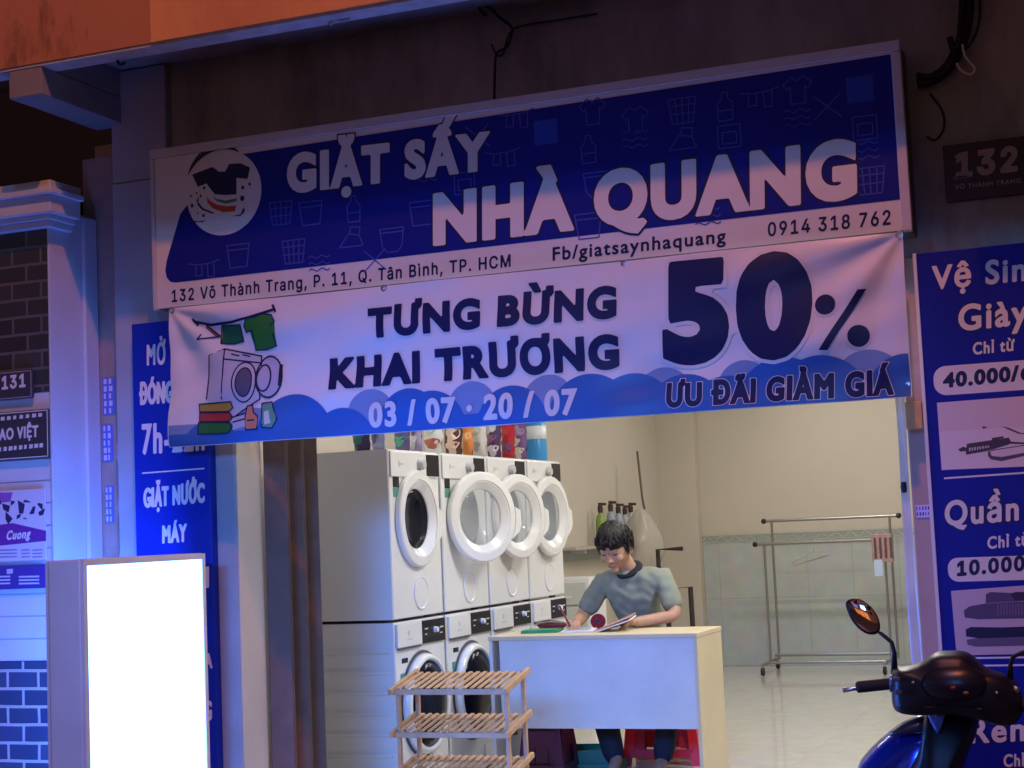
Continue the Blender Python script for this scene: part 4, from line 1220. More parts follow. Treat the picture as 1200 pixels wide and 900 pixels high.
# ------------------------------------------------------------------ detergent packs standing on the dryers
ZT = 0.885+0.835
def pack(u0, u1, h, cols, label, bottle=False):
    x = XW-0.10
    a, b = AX(u0, 530, x), AX(u1, 532, x)
    yc, wd = (a.y+b.y)/2, abs(b.y-a.y)*0.5
    # packs face the street: width along x
    wpx = (u1-u0)
    dist = (AX((u0+u1)/2, 531, x)-Vector((0, 0, CAMH))).length
    wx = wpx/FPX*dist*1.24
    xc = x-0.05
    yc = AX((u0+u1)/2, 531, xc).y
    t = thing('detergent_bottle' if bottle else 'detergent_pack', label, 'bottle' if bottle else 'detergent', (xc, yc, ZT), -R_(20), 'detergent packs on top of the dryers')
    m0 = mat('pack %.2f %.2f %.2f' % cols[0], cols[0], 0.3)
    if bottle:
        obj('bottle_body', MB().lathe([(0.0, 0), (wx*0.46, 0.002), (wx*0.5, 0.02), (wx*0.5, h*0.45), (wx*0.42, h*0.58), (wx*0.49, h*0.72), (wx*0.46, h*0.85), (wx*0.2, h*0.93), (wx*0.2, h)], (0, 0, 0), (0, 0, 1), 20), m0, t, local=True, smooth=True)
        obj('label_band', MB().lathe([(wx*0.505, h*0.5), (wx*0.505, h*0.78)], (0, 0, 0), (0, 0, 1), 20), mat('pack %.2f %.2f %.2f' % cols[1], cols[1], 0.4), t, local=True, smooth=True)
        return t
    mb = MB()
    n, m = 7, 9
    for side in (1, -1):
        for j in range(m):
            for i in range(n):
                s, q = i/(n-1)*2-1+0.05*math.sin(j*2.3+u0), j/(m-1)
                th = 0.026*(1-abs(s)**4)*(1-abs(2*q-1)**5)*(1.2-0.5*q)
                mb.v.append(Vector((s*wx/2*(1-0.05*math.sin(q*9+wx*50)), -side*th+0.004*math.sin(q*8+s*4), q*h)))
    for sd in (0, 1):
        o_ = sd*n*m
        for j in range(m-1):
            for i in range(n-1):
                f = (o_+j*n+i, o_+j*n+i+1, o_+(j+1)*n+i+1, o_+(j+1)*n+i)
                mb.f.append(f if sd == 0 else f[::-1])
    obj('pouch', mb, m0, t, local=True, smooth=True)
    rn = random.Random(u0)
    for k, c in enumerate(cols[1:]):
        mb = MB()
        cz, cx_ = h*(0.12+0.60*((k+0.5)/max(1, len(cols)-1)))+rn.uniform(-.01, .01), rn.uniform(-.12, .12)*wx
        rx, rz = wx*rn.uniform(.30, .44), h*rn.uniform(.09, .15)
        pts = []
        for a_ in range(14):
            an = a_/14*6.283
            rr = 1+0.22*math.sin(3*an+k)+0.12*math.sin(5*an+u0)
            X_, Z_ = cx_+rx*rr*math.cos(an), cz+rz*rr*math.sin(an)
            X_ = max(-wx*.47, min(wx*.47, X_)); s = X_/(wx/2); q = max(.02, min(.98, Z_/h))
            pts.append((X_, -(0.026*(1-abs(s)**4)*(1-abs(2*q-1)**5)*(1.2-0.5*q))-0.004+0.004*math.sin(q*8+s*4), Z_))
        mb.add(pts+[(sum(p[0] for p in pts)/14, min(p[1] for p in pts)-0.001, sum(p[2] for p in pts)/14)], [(i, (i+1) % 14, 14) for i in range(14)])
        obj('printed_patch', mb, mat('pack %.2f %.2f %.2f' % c, c, 0.35), t, local=True)
    return t
pack(414, 436, 0.27, [(0.10, 0.09, 0.24), (0.06, 0.30, 0.32), (0.28, 0.22, 0.45)], 'violet and teal detergent pack, leftmost on the dryers')
pack(437, 452, 0.27, [(0.30, 0.32, 0.50), (0.13, 0.09, 0.28), (0.65, 0.68, 0.75)], 'narrow pale lilac detergent pack between a violet pack and a green one')
pack(463, 482, 0.27, [(0.14, 0.11, 0.27), (0.08, 0.40, 0.30), (0.30, 0.24, 0.44)], 'dark violet detergent pack with green top on the dryers')
pack(482, 496, 0.26, [(0.40, 0.34, 0.52), (0.70, 0.70, 0.76), (0.16, 0.11, 0.30)], 'lilac and white detergent pack beside the pale pack with red mark')
pack(497, 520, 0.27, [(0.74, 0.76, 0.72), (0.45, 0.12, 0.08), (0.60, 0.68, 0.62)], 'white detergent pack with a small red mark on the dryers')
pack(521, 543, 0.29, [(0.10, 0.04, 0.04), (0.72, 0.50, 0.42), (0.74, 0.58, 0.50), (0.68, 0.42, 0.40)], 'dark brown pack with pale flower print on the dryers')
pack(543, 555, 0.28, [(0.80, 0.28, 0.08), (0.85, 0.45, 0.20)], 'narrow bright orange pack on the dryers')
pack(554, 571, 0.28, [(0.70, 0.72, 0.70), (0.40, 0.42, 0.42), (0.55, 0.62, 0.58)], 'white and grey pack right of the orange one')
pack(571, 588, 0.30, [(0.10, 0.05, 0.14), (0.72, 0.66, 0.78), (0.30, 0.12, 0.28), (0.62, 0.60, 0.70)], 'dark purple pack with a white splash on the dryers')
pack(588, 604, 0.29, [(0.60, 0.03, 0.05), (0.20, 0.10, 0.28), (0.62, 0.05, 0.06)], 'red pack with a blue stripe on the dryers')
pack(603, 618, 0.30, [(0.22, 0.13, 0.32), (0.80, 0.78, 0.72), (0.74, 0.72, 0.66), (0.42, 0.30, 0.52)], 'white topped purple pack left of the blue bottle')
pack(618, 639, 0.30, [(0.04, 0.28, 0.60), (0.72, 0.78, 0.82)], 'blue bottle with white label band, rightmost on the dryers', True)

# ------------------------------------------------------------------ counter table
M_lam = mat('cream laminate', (0.66, 0.56, 0.36), 0.35, var=0.07, scale=3)
M_lamw = mat('white laminate', (0.64, 0.66, 0.68), 0.36, var=0.10, scale=3.5, bump=0.03)
tx0, tx1, ty0, ty1, tz = -3.215, -2.095, 7.79, 8.29, 0.75
tb = thing('counter_table', 'white fronted counter table with cream top and side where the man writes', 'table', ((tx0+tx1)/2, 8.04, 0))
obj('tabletop', MB().box(tx0, tx1, ty0, ty1, tz-0.022, tz), M_lam, tb, bevel=0.002)
obj('side_panel', MB().box(tx1-0.020, tx1-0.002, ty0+0.004, ty1-0.004, 0, tz-0.0225), M_lam, tb, bevel=0.0015)
obj('side_panel', MB().box(tx0+0.004, tx0+0.022, ty0+0.004, ty1-0.004, 0, tz-0.0225), M_lamw, tb, bevel=0.0015)
xfp = AY(586, 800, ty0).x
obj('front_panel', MB().box(xfp, tx1-0.0205, ty0+0.008, ty0+0.026, 0.28, tz-0.0225), M_lamw, tb, bevel=0.0015)
obj('drawer_box', MB().box(tx0+0.0225, xfp-0.0005, ty0+0.20, ty0+0.22, 0.22, tz-0.0225), mat('brown board', (0.20, 0.15, 0.12), 0.6), tb)

# ------------------------------------------------------------------ slatted bamboo shoe rack
M_bam = mat('bamboo', (0.62, 0.37, 0.18), 0.45, var=0.22, scale=16)
rx0, rx1, ry0, ry1 = -3.215, -2.645, 6.62, 6.89
rk = thing('shoe_rack', 'slatted bamboo shoe rack with sloping shelves in front of the counter', 'shoe rack', ((rx0+rx1)/2, (ry0+ry1)/2, 0))
zs = (0.602, 0.412, 0.222, 0.04)
for z in zs:
    rise = 0.048
    sh = obj('shelf', MB().box(rx0, rx1, ry0, ry0+0.018, z-0.024, z).box(rx0+0.02, rx1-0.02, ry1-0.018, ry1, z+rise-0.024, z+rise), M_bam, rk, bevel=0.003)
    mb = MB()
    n = 15
    for i in range(n):
        x = rx0+0.035+(rx1-rx0-0.07)*i/(n-1)
        mb.bar((x, ry0+0.005, z+0.004), (x, ry1-0.005, z+rise+0.004), 0.018, 0.007)
    obj('slat', mb, M_bam, sh, bevel=0.0015)
    for x in (rx0+0.006, rx1-0.006):
        obj('side_rail', MB().bar((x, ry0-0.03, z-0.008), (x, ry1+0.012, z+rise+0.010), 0.018, 0.026), M_bam, sh, bevel=0.003)
for x in (rx0+0.021, rx1-0.021):
    obj('post', MB().box(x-0.009, x+0.009, ry0+0.0185, ry0+0.042, 0, 0.60), M_bam, rk, bevel=0.003)
    obj('post', MB().box(x-0.009, x+0.009, ry1-0.042, ry1-0.0185, 0, 0.66), M_bam, rk, bevel=0.003)

# ------------------------------------------------------------------ clothes rail at the back
M_chrome = mat('dull steel tube', (0.30, 0.29, 0.27), 0.38, metal=0.85)
yf_, yr_ = 13.45, 13.85
cr = thing('clothes_rail', 'empty double steel clothes rail on castors before the tiled back wall', 'clothes rail', (AY(970, 780, 13.6).x, 13.6, 0))
def P3(u, v, y): return AY(u, v, y)
for (y, ur, vr, ul, vl, pl, pt, pr_) in ((yr_, 1053, 604, 895, 611, 908, 612, 1047), (yf_, 1040, 631, 885, 639, 898, 642, 1039)):
    L, Rr = P3(ul, vl, y), P3(ur, vr, y)
    zr = (L.z+Rr.z)/2
    rl = obj('rail', MB().tube([(L.x, y, zr), (Rr.x, y, zr)], 0.013, 12), M_chrome, cr, smooth='auto')
    for x in (L.x, Rr.x):
        obj('end_cap', MB().ball((x, y, zr), 0.024, 12, 8), M_black, rl, smooth=True)
    for u in (pl, pr_):
        x = P3(u, 680, y).x
        obj('post', MB().tube([(x, y, 0.09), (x, y, zr)], 0.0105, 12), M_chrome, cr, smooth='auto')
xl_, xr_ = P3(903, 780, 13.65).x, P3(1043, 776, 13.65).x
for x in (xl_, xr_):
    obj('base_bar', MB().tube([(x, yf_-0.10, 0.09), (x, yr_+0.10, 0.09)], 0.014, 10), M_chrome, cr, smooth='auto')
    for y in (yf_-0.10, yr_+0.10):
        w_ = obj('castor', MB().lathe([(0.0, -0.013), (0.032, -0.013), (0.036, 0), (0.032, 0.013), (0.0, 0.013)], (x, y, 0.037), (1, 0, 0), 16), M_black, cr, smooth='auto')
obj('cross_bar', MB().tube([(xl_, yr_, 0.13), (xr_, yr_, 0.13)], 0.013, 10).tube([(xl_, yf_, 0.10), (xr_, yf_, 0.10)], 0.011, 10), M_chrome, cr, smooth='auto')
h0 = P3(945, 640, yf_)
hg = thing('clothes_hanger', 'thin grey hanger left on the front clothes rail', 'hanger', (h0.x, yf_, h0.z))
mb = MB()
zr = (P3(885, 639, yf_).z+P3(1040, 631, yf_).z)/2
pc = [P3(u, v, yf_) for (u, v) in ((928, 661), (945, 648), (958, 646), (972, 651), (930, 663))]
mb.tube([Vector((p.x, yf_+0.02*math.sin(i), p.z)) for i, p in enumerate(pc)], 0.006, 8)
mb.tube([Vector((pc[1].x+0.06, yf_, pc[1].z)), Vector((pc[1].x+0.06, yf_, zr-0.01)), Vector((pc[1].x+0.07, yf_+0.015, zr+0.022)), Vector((pc[1].x+0.06, yf_+0.02, zr+0.02))], 0.004, 6)
obj('wire_frame', mb, M_grey, hg, smooth=True)
a, b = P3(1022, 626, yf_-0.03), P3(1048, 658, yf_-0.03)
pgc = thing('peg_basket', 'dull pink peg basket hooked on the right end of the clothes rail', 'basket', ((a.x+b.x)/2, yf_-0.06, b.z))
mb = MB()
mb.box(a.x, b.x, yf_-0.10, yf_-0.085, b.z, a.z).box(a.x, b.x, yf_-0.035, yf_-0.02, b.z, a.z).box(a.x, a.x+0.01, yf_-0.085, yf_-0.035, b.z, a.z).box(b.x-0.01, b.x, yf_-0.085, yf_-0.035, b.z, a.z).box(a.x+0.01, b.x-0.01, yf_-0.085, yf_-0.035, b.z, b.z+0.01)
obj('basket', mb, mat('dusty pink plastic', (0.42, 0.25, 0.24), 0.5, var=0.3, scale=40), pgc, bevel=0.004)
for i in range(4):
    obj('slot', MB().box(a.x+0.02+i*0.042, a.x+0.04+i*0.042, yf_-0.102, yf_-0.1005, b.z+0.03, a.z-0.03), mat('dark slot', (0.10, 0.06, 0.06), 0.6), pgc)
obj('hook', MB().tube([(a.x+0.1, yf_-0.028, a.z-0.02), (a.x+0.1, yf_-0.026, zr+0.02), (a.x+0.1, yf_, zr+0.026), (a.x+0.1, yf_+0.02, zr+0.01)], 0.006, 8), M_black, pgc, smooth=True)
a, b = P3(1024, 656, yf_-0.11), P3(1035, 675, yf_-0.11)
obj('price_tag', MB().box(a.x, b.x, yf_-0.112, yf_-0.110, b.z, a.z), mat('pale blue tag', (0.50, 0.62, 0.85), 0.5), pgc)

# ------------------------------------------------------------------ odds and ends by the back wall
XLW = -4.10
def PX(u, v, x): return AX(u, v, x)
ya_, yb_ = PX(664, 640, XLW+0.1).y, PX(757, 640, XLW+0.1).y
zsf = PX(690, 640, XLW+0.1).z
ws = thing('wall_shelf', 'long beige ledge with tile edge on the left wall behind the man', 'shelf', (XLW+0.1, (ya_+yb_)/2, zsf))
obj('board', MB().box(XLW+0.001, XLW+0.17, ya_, yb_, zsf-0.022, zsf), mat('beige board', (0.40, 0.36, 0.30), 0.5), ws, bevel=0.003)
obj('edge_tile', MB().box(XLW+0.001, XLW+0.012, ya_, yb_, zsf-0.11, zsf-0.0225), M_border, ws)
for y in (ya_+0.3, (ya_+yb_)/2, yb_-0.3):
    obj('bracket', MB().box(XLW+0.013, XLW+0.15, y-0.01, y+0.01, zsf-0.05, zsf-0.0225), M_grey, ws)
for (u, vt, col, lb) in ((703, 589, (0.22, 0.32, 0.06), 'green bottle with dark cap, leftmost on the ledge behind the man'), (715, 587, (0.30, 0.33, 0.40), 'grey blue bottle beside the green one on the ledge'), (724, 590, (0.34, 0.36, 0.44), 'pale blue bottle in the middle of the ledge behind the man'), (732, 592, (0.40, 0.40, 0.42), 'whitish bottle with brown cap on the ledge behind the man'), (738.5, 589, (0.45, 0.42, 0.38), 'beige bottle with brown cap, rightmost on the ledge')):
    p = PX(u, vt, XLW+0.09)
    h = p.z-zsf
    k_ = 1.25
    t = thing('spray_bottle', lb, 'bottle', (p.x, p.y, zsf), 0, 'bottles on the ledge')
    obj('bottle_body', MB().lathe([(0, 0.001), (0.030*k_, 0.001), (0.033*k_, 0.02), (0.033*k_, h*0.55), (0.026*k_, h*0.66), (0.014*k_, h*0.74), (0.014*k_, h*0.78)], (0, 0, 0), (0, 0, 1), 16), mat('bottle %.2f %.2f' % col[:2], col, 0.25), t, local=True, smooth=True)
    obj('spray_cap', MB().lathe([(0.020, h*0.76), (0.022, h*0.9), (0.016, h*0.92), (0.016, h)], (0, 0, 0), (0, 0, 1), 12).box(-0.008, 0.05, -0.010, 0.010, h*0.93, h*0.99), mat('dark brown cap', (0.06, 0.035, 0.03), 0.4), t, local=True)
p = PX(752, 634, XLW+0.22)
bagr = thing('plastic_bag', 'bulging clear beige plastic bag hanging from a dark cord behind the man', 'bag', p)
mb = MB()
n, m = 24, 14
for j in range(m+1):
    q = j/m
    r = 0.25*math.sin(math.pi*min(1, q*0.93+0.03))**0.7*(0.62+0.5*q)
    for k in range(n):
        a_ = 6.283*k/n
        w2 = 1+0.10*math.sin(5*a_+q*4)+0.06*math.sin(9*a_-q*7)
        mb.v.append(Vector((p.x+r*w2*math.cos(a_)*0.8, p.y+r*w2*math.sin(a_)*0.8, p.z+0.27-0.56*q)))
for j in range(m):
    for k in range(n):
        mb.f.append((j*n+k, j*n+(k+1) % n, (j+1)*n+(k+1) % n, (j+1)*n+k))
obj('bag_film', mb, mat('clear film', (0.55, 0.50, 0.43), 0.25, alpha=0.55), bagr, smooth=True)
obj('cord', MB().tube([(p.x+0.02, p.y+0.06, p.z+0.26), (p.x, p.y+0.08, p.z+0.36), (p.x-0.03, p.y+0.10, p.z+0.75)], 0.010, 8), mat('brown cord', (0.14, 0.10, 0.08), 0.7), bagr, smooth=True)
M_dkm = mat('dark brown steel', (0.035, 0.028, 0.026), 0.45, metal=0.3)
for (pts, y, lb) in (([(772, 668), (772, 644), (800, 643)], 12.2, 'dark brown angled steel bar behind the man, upper one'), ([(790, 690), (809, 688), (813, 740)], 10.6, 'dark brown bent steel frame standing right of the man, lower one')):
    P = [P3(u, v, y) for (u, v) in pts]
    t = thing('steel_stand', lb, 'stand', (P[0].x, y, 0))
    if y > 11:
        obj('frame', MB().tube([(P[0].x, y, 0.0), (P[0].x, y, P[1].z), (P[2].x, y, P[1].z)], 0.018, 8), M_dkm, t)
    else:
        obj('frame', MB().tube([(P[0].x-0.05, y, 0), (P[0].x-0.05, y, P[0].z), (P[1].x, y, P[1].z), (P[2].x, y, 0.0)], 0.018, 8), M_dkm, t)
    obj('foot', MB().box(P[0].x-0.1, P[0].x+0.1, y-0.1, y+0.1, 0.001, 0.02), M_dkm, t, bevel=0.003)
a, b = P3(655, 678, 11.2), P3(692, 740, 11.2)
du = thing('drawer_unit', 'white ribbed plastic drawer unit beyond the last washing machine', 'drawers', ((a.x+b.x)/2, 11.4, 0))
obj('shell', MB().box(a.x-0.15, b.x, 11.22, 11.6, 0, a.z), M_white, du, bevel=0.006)
for i in range(5):
    z0 = 0.03+(a.z-0.05)*i/5
    dd = obj('drawer', MB().box(a.x-0.13, b.x-0.02, 11.2, 11.2195, z0, z0+(a.z-0.05)/5-0.012), mat('pale plastic', (0.55, 0.60, 0.58), 0.4), du, bevel=0.004)
    obj('handle', MB().box((a.x+b.x)/2-0.12, (a.x+b.x)/2-0.02, 11.19, 11.1995, z0+0.05, z0+0.065), M_white, dd)

# ------------------------------------------------------------------ plastic stools under and behind the counter
def stool(name, label, x, y, w_, h, m, rz=0.0, group=None):
    t = thing(name, label, 'stool', (x, y, 0), rz, group)
    mb = MB().box(-w_/2, w_/2, -w_/2, w_/2, h-0.025, h)
    obj('seat', mb, m, t, local=True, bevel=0.012, seg=3)
    sp_ = 0.045
    for (sx_, sy_) in ((-1, -1), (1, -1), (1, 1), (-1, 1)):
        top = Vector((sx_*(w_/2-0.03), sy_*(w_/2-0.03), h-0.026)); bot = Vector((sx_*(w_/2-0.03+sp_), sy_*(w_/2-0.03+sp_), 0))
        l = 0.055
        mb = MB()
        for (c, s_) in ((top, 1.1), (bot, 0.9)):
            for (dx, dy) in ((0, 0), (-sx_*l*s_, 0), (-sx_*l*s_, -sy_*0.007), (-sx_*0.007, -sy_*0.007), (-sx_*0.007, -sy_*l*s_), (0, -sy_*l*s_)):
                mb.v.append(c+Vector((dx+sx_*0.02, dy+sy_*0.02, 0)))
        mb.f = [(i, (i+1) % 6, 6+(i+1) % 6, 6+i) for i in range(6)]+[(5, 4, 3, 2, 1, 0), (6, 7, 8, 9, 10, 11)]
        obj('leg', mb, m, t, local=True)
    for (ax_, sg) in ((0, -1), (0, 1), (1, -1), (1, 1)):
        mb = MB()
        for (z0, z1) in ((h-0.11, h-0.027), (h*0.42, h*0.42+0.085), (h*0.10, h*0.20)):
            o0 = (w_/2-0.012)+sp_*(h-z0)/h*0.9
            if ax_ == 0: mb.box(-o0+0.03, o0-0.03, sg*o0-0.003, sg*o0+0.003, z0, z1)
            else: mb.box(sg*o0-0.003, sg*o0+0.003, -o0+0.03, o0-0.03, z0, z1)
        for q in (-0.36, 0.0, 0.36):
            o0 = (w_/2-0.012)+sp_*0.3
            a_, b_ = q*w_-0.034, q*w_+0.034
            if abs(q) < 1 and ax_ == 0: mb.box(a_, b_, sg*o0-0.0028, sg*o0+0.0028, h*0.42+0.086, h-0.111).box(a_, b_, sg*o0-0.0028, sg*o0+0.0028, h*0.2+0.001, h*0.42-0.001)
            elif ax_ == 1: mb.box(sg*o0-0.0028, sg*o0+0.0028, a_, b_, h*0.42+0.086, h-0.111).box(sg*o0-0.0028, sg*o0+0.0028, a_, b_, h*0.2+0.001, h*0.42-0.001)
        obj('apron', mb, m, t, local=True)
    return t
M_red = mat('red plastic', (0.62, 0.018, 0.035), 0.35)
M_dred = mat('dark wine red plastic', (0.10, 0.010, 0.035), 0.4)
M_teal = mat('teal plastic', (0.02, 0.20, 0.13), 0.35)
stool('plastic_stool', 'red plastic stool that the man sits on', -2.52, 8.64, 0.36, 0.45, M_red, 0.1, 'red plastic stools')
stool('plastic_stool', 'red plastic stool behind the one the man sits on', -2.60, 9.08, 0.30, 0.45, M_red, -0.1, 'red plastic stools')
stool('plastic_stool', 'dark wine red plastic stool behind the bamboo rack', -2.99, 8.02, 0.20, 0.40, M_dred, 0.0)
a, b = AY(652, 886, 8.2), AY(724, 884, 8.2)
stool('foot_stool', 'low teal plastic footstool beneath the counter', (a.x+b.x)/2, 8.28, 0.26, a.z, M_teal, 0.15)
# ------------------------------------------------------------------ the man writing at the counter
def grow(verts, edges, radii, sub=2):
    """skin modifier surface for a chain of joints -> (verts, faces)"""
    me = D.meshes.new('limb')
    me.from_pydata([tuple(v) for v in verts], edges, [])
    o = D.objects.new('limb', me)
    C.objects.link(o)
    o.modifiers.new('s', 'SKIN')
    sl = me.skin_vertices[0].data
    for i, r in enumerate(radii):
        sl[i].radius = r if isinstance(r, tuple) else (r, r)
    sl[0].use_root = True
    ss = o.modifiers.new('d', 'SUBSURF')
    ss.levels = sub; ss.render_levels = sub
    dg = bpy.context.evaluated_depsgraph_get()
    m2 = D.meshes.new_from_object(o.evaluated_get(dg))
    vs = [v.co.copy() for v in m2.vertices]
    fs = [tuple(p.vertices) for p in m2.polygons]
    D.objects.remove(o); D.meshes.remove(me); D.meshes.remove(m2)
    return vs, fs
def chain(pts, radii, sub=2):
    return grow(pts, [(i, i+1) for i in range(len(pts)-1)], radii, sub)
def fuse(mb, voxel, smooth_n=4):
    """one continuous surface from overlapping closed pieces"""
    me = D.meshes.new('fused')
    me.from_pydata([tuple(p) for p in mb.v], [], mb.f)
    o = D.objects.new('fused', me)
    C.objects.link(o)
    r = o.modifiers.new('r', 'REMESH'); r.mode = 'VOXEL'; r.voxel_size = voxel
    s = o.modifiers.new('s', 'SMOOTH'); s.factor = 0.5; s.iterations = smooth_n
    dg = bpy.context.evaluated_depsgraph_get()
    m2 = D.meshes.new_from_object(o.evaluated_get(dg))
    out = MB(); out.v = [v.co.copy() for v in m2.vertices]; out.f = [tuple(p.vertices) for p in m2.polygons]
    D.objects.remove(o); D.meshes.remove(me); D.meshes.remove(m2)
    return out
V = Vector
M_skin = mat('skin', (0.48, 0.27, 0.175), 0.48, var=0.10, scale=14, spec=0.35)
M_hair = mat('black hair', (0.010, 0.009, 0.009), 0.55, var=0.4, scale=60, bump=0.6)
M_shirt = mat('faded grey green cotton', (0.235, 0.255, 0.185), 0.9, var=0.10, scale=5, bump=0.15)
M_collar = mat('black ribbing', (0.018, 0.018, 0.022), 0.85)
M_trouser = mat('dark navy trousers', (0.018, 0.020, 0.035), 0.85, var=0.2, scale=12)
man = thing('person', 'man in grey green t-shirt sitting at the counter and writing in a notebook', 'person', (-2.63, 8.55, 0))
body = MB()
def put(vf): body.add(*vf)
sR, eR, wR = V((-2.805, 8.51, 0.982)), V((-2.915, 8.42, 0.800)), V((-2.865, 8.195, 0.785))
sL, eL, wL = V((-2.462, 8.51, 1.008)), V((-2.375, 8.43, 0.800)), V((-2.560, 8.215, 0.782))
nb_, hj = V((-2.645, 8.50, 1.045)), V((-2.672, 8.455, 1.115))
put(grow([V((-2.62, 8.70, 0.52)), V((-2.62, 8.67, 0.68)), V((-2.63, 8.59, 0.88)), V((-2.64, 8.535, 0.985)), nb_, hj, sR, eR, wR, sL, eL, wL, V((-2.71, 8.66, 0.50)), V((-2.80, 8.30, 0.47)), V((-2.655, 8.14, 0.07)), V((-2.53, 8.66, 0.50)), V((-2.37, 8.27, 0.47)), V((-2.415, 8.16, 0.07)), V((-2.66, 8.05, 0.03)), V((-2.41, 8.06, 0.03))],
    [(0, 1), (1, 2), (2, 3), (3, 4), (4, 5), (3, 6), (6, 7), (7, 8), (3, 9), (9, 10), (10, 11), (0, 12), (12, 13), (13, 14), (0, 15), (15, 16), (16, 17), (14, 18), (17, 19)],
    [(.11, .14), (.10, .125), (.09, .12), (.060, .070), .050, .054, .040, .040, .027, .052, .040, .027, .085, .058, .035, .085, .058, .035, .028, .028]))
def hand(w, fw, up, side, curl, spread=1.0, size=1.0):
    """palm and five fingers; fw along the forearm, up = back of hand, side = towards the thumb"""
    fw, up = fw.normalized(), up.normalized()
    sd = fw.cross(up).normalized()*side
    k = size
    pc = w+fw*0.045*k
    put(chain([w-fw*0.02, w+fw*0.01*k, pc, pc+fw*0.035*k], [(.024*k, .019*k), (.026*k, .017*k), (.038*k, .016*k), (.036*k, .013*k)], 2))
    for i, (L, off) in enumerate(((.072, .028), (.080, .010), (.074, -.009), (.058, -.027))):
        b = pc+fw*0.030*k+sd*off*k
        d = fw+sd*off*2.2*spread
        c = curl[i]
        p = [b]
        ang = 0.0
        for q in (0.42, 0.32, 0.26):
            ang += c
            p.append(p[-1]+(d.normalized()*math.cos(ang)-up*math.sin(ang))*L*q*k)
        put(chain(p, [.0100*k, .0092*k, .0085*k, .0075*k], 2))
    tb_ = w+fw*0.022*k+sd*0.022*k
    put(chain([tb_, tb_+(fw*0.6+sd*0.8-up*0.15).normalized()*0.036*k, tb_+(fw*0.9+sd*0.62-up*0.4).normalized()*0.064*k, tb_+(fw*1.0+sd*0.30-up*0.55).normalized()*0.082*k], [.0135*k, .012*k, .0105*k, .009*k], 2))
hand(wR, V((0.12, -1, -0.12)), V((-0.35, -0.1, 1)), 1, (0.62, 0.70, 0.75, 0.8), 0.5, 1.02)
hand(wL, V((-0.9, -0.35, -0.03)), V((0.05, -0.2, 1)), -1, (0.16, 0.18, 0.2, 0.24), 1.0, 1.02)

# head: local axes (right, forward, up), pitched down over the page
HP = R_(22)
hf = V((-0.10, -math.cos(HP), -math.sin(HP))).normalized()
hr = hf.cross(V((0, 0, 1))).normalized()     # towards the man's right
hu = hr.cross(hf).normalized()
HC = V((-2.690, 8.400, 1.176))
HS = 1.06
def hp(x, y, z): return HC+(hr*x+hf*y+hu*z)*HS
def skull(x, y, z):
    """unit direction -> head surface point in head axes"""
    X, Y, Z = 0.076*x, 0.098*y, 0.116*z
    if z < 0:
        k = (-z)**1.4
        X *= 1-0.36*k
        if y < 0: Y *= 1-0.45*k
        else: Y *= 1-0.08*k
    if y > 0.3 and abs(x) < 0.8:
        Y *= 1-0.05*(1-abs(x))*(1 if -0.1 < z < 0.35 else 0)
    return X, Y, Z
hd = MB().ball((0, 0, 0), 1.0, 36, 26)
hd.v = [hp(*skull(*p)) for p in hd.v]
body.add(hd.v, hd.f)
def blob(x, y, z, rx, ry, rz):
    b = MB().ball((0, 0, 0), 1, 16, 12)
    body.add([hp(x+p.x*rx, y+p.y*ry, z+p.z*rz) for p in b.v], b.f)
blob(0, 0.098, -0.012, 0.011, 0.020, 0.026)     # bridge of the nose
blob(0, 0.106, -0.030, 0.015, 0.016, 0.012)     # nose tip
blob(-0.012, 0.096, -0.034, 0.008, 0.011, 0.008)
blob(0.012, 0.096, -0.034, 0.008, 0.011, 0.008)
blob(0, 0.083, 0.026, 0.050, 0.014, 0.010)      # brow ridge
blob(-0.040, 0.066, -0.026, 0.022, 0.022, 0.022)  # cheeks
blob(0.040, 0.066, -0.026, 0.022, 0.022, 0.022)
blob(0, 0.088, -0.057, 0.022, 0.010, 0.0065)    # lips
blob(0, 0.086, -0.068, 0.019, 0.010, 0.0065)
blob(0, 0.066, -0.094, 0.024, 0.018, 0.016)     # chin
for s in (-1, 1):
    blob(s*0.076, -0.012, -0.012, 0.009, 0.019, 0.031)   # ears
    blob(s*0.079, -0.020, 0.000, 0.006, 0.014, 0.018)
    blob(s*0.031, 0.080, 0.006, 0.015, 0.009, 0.009)   # eyelids
put(chain([nb_-V((0, -0.01, 0.05)), nb_, hj, HC+hu*-0.05+hf*-0.02], [.050, .052, .054, .058]))
ob = obj('body', fuse(body, 0.0048, 3), M_skin, man, smooth=True)
M_lash = mat('dark brow hair', (0.020, 0.014, 0.012), 0.7)
M_lip = mat('lip', (0.30, 0.12, 0.09), 0.45)
for s in (-1, 1):
    obj('eyebrow', MB().tube([hp(s*0.014, 0.0965, 0.030), hp(s*0.030, 0.0935, 0.036), hp(s*0.046, 0.0825, 0.034), hp(s*0.055, 0.074, 0.028)], [.005*HS, .0065*HS, .006*HS, .003], 8), M_lash, ob, smooth=True)
    obj('eyelashes', MB().tube([hp(s*0.017, 0.0885, 0.002), hp(s*0.028, 0.0905, -0.002), hp(s*0.038, 0.0865, -0.001), hp(s*0.046, 0.078, 0.003)], [.0018, .0032, .003, .0016], 8), M_lash, ob, smooth=True)
obj('mouth', MB().tube([hp(-0.019, 0.0890, -0.0665), hp(-0.010, 0.0985, -0.061), hp(0, 0.0995, -0.0625), hp(0.010, 0.0985, -0.061), hp(0.019, 0.0890, -0.0665)], [.0012, .003, .0034, .003, .0012], 8), M_lip, ob, smooth=True)
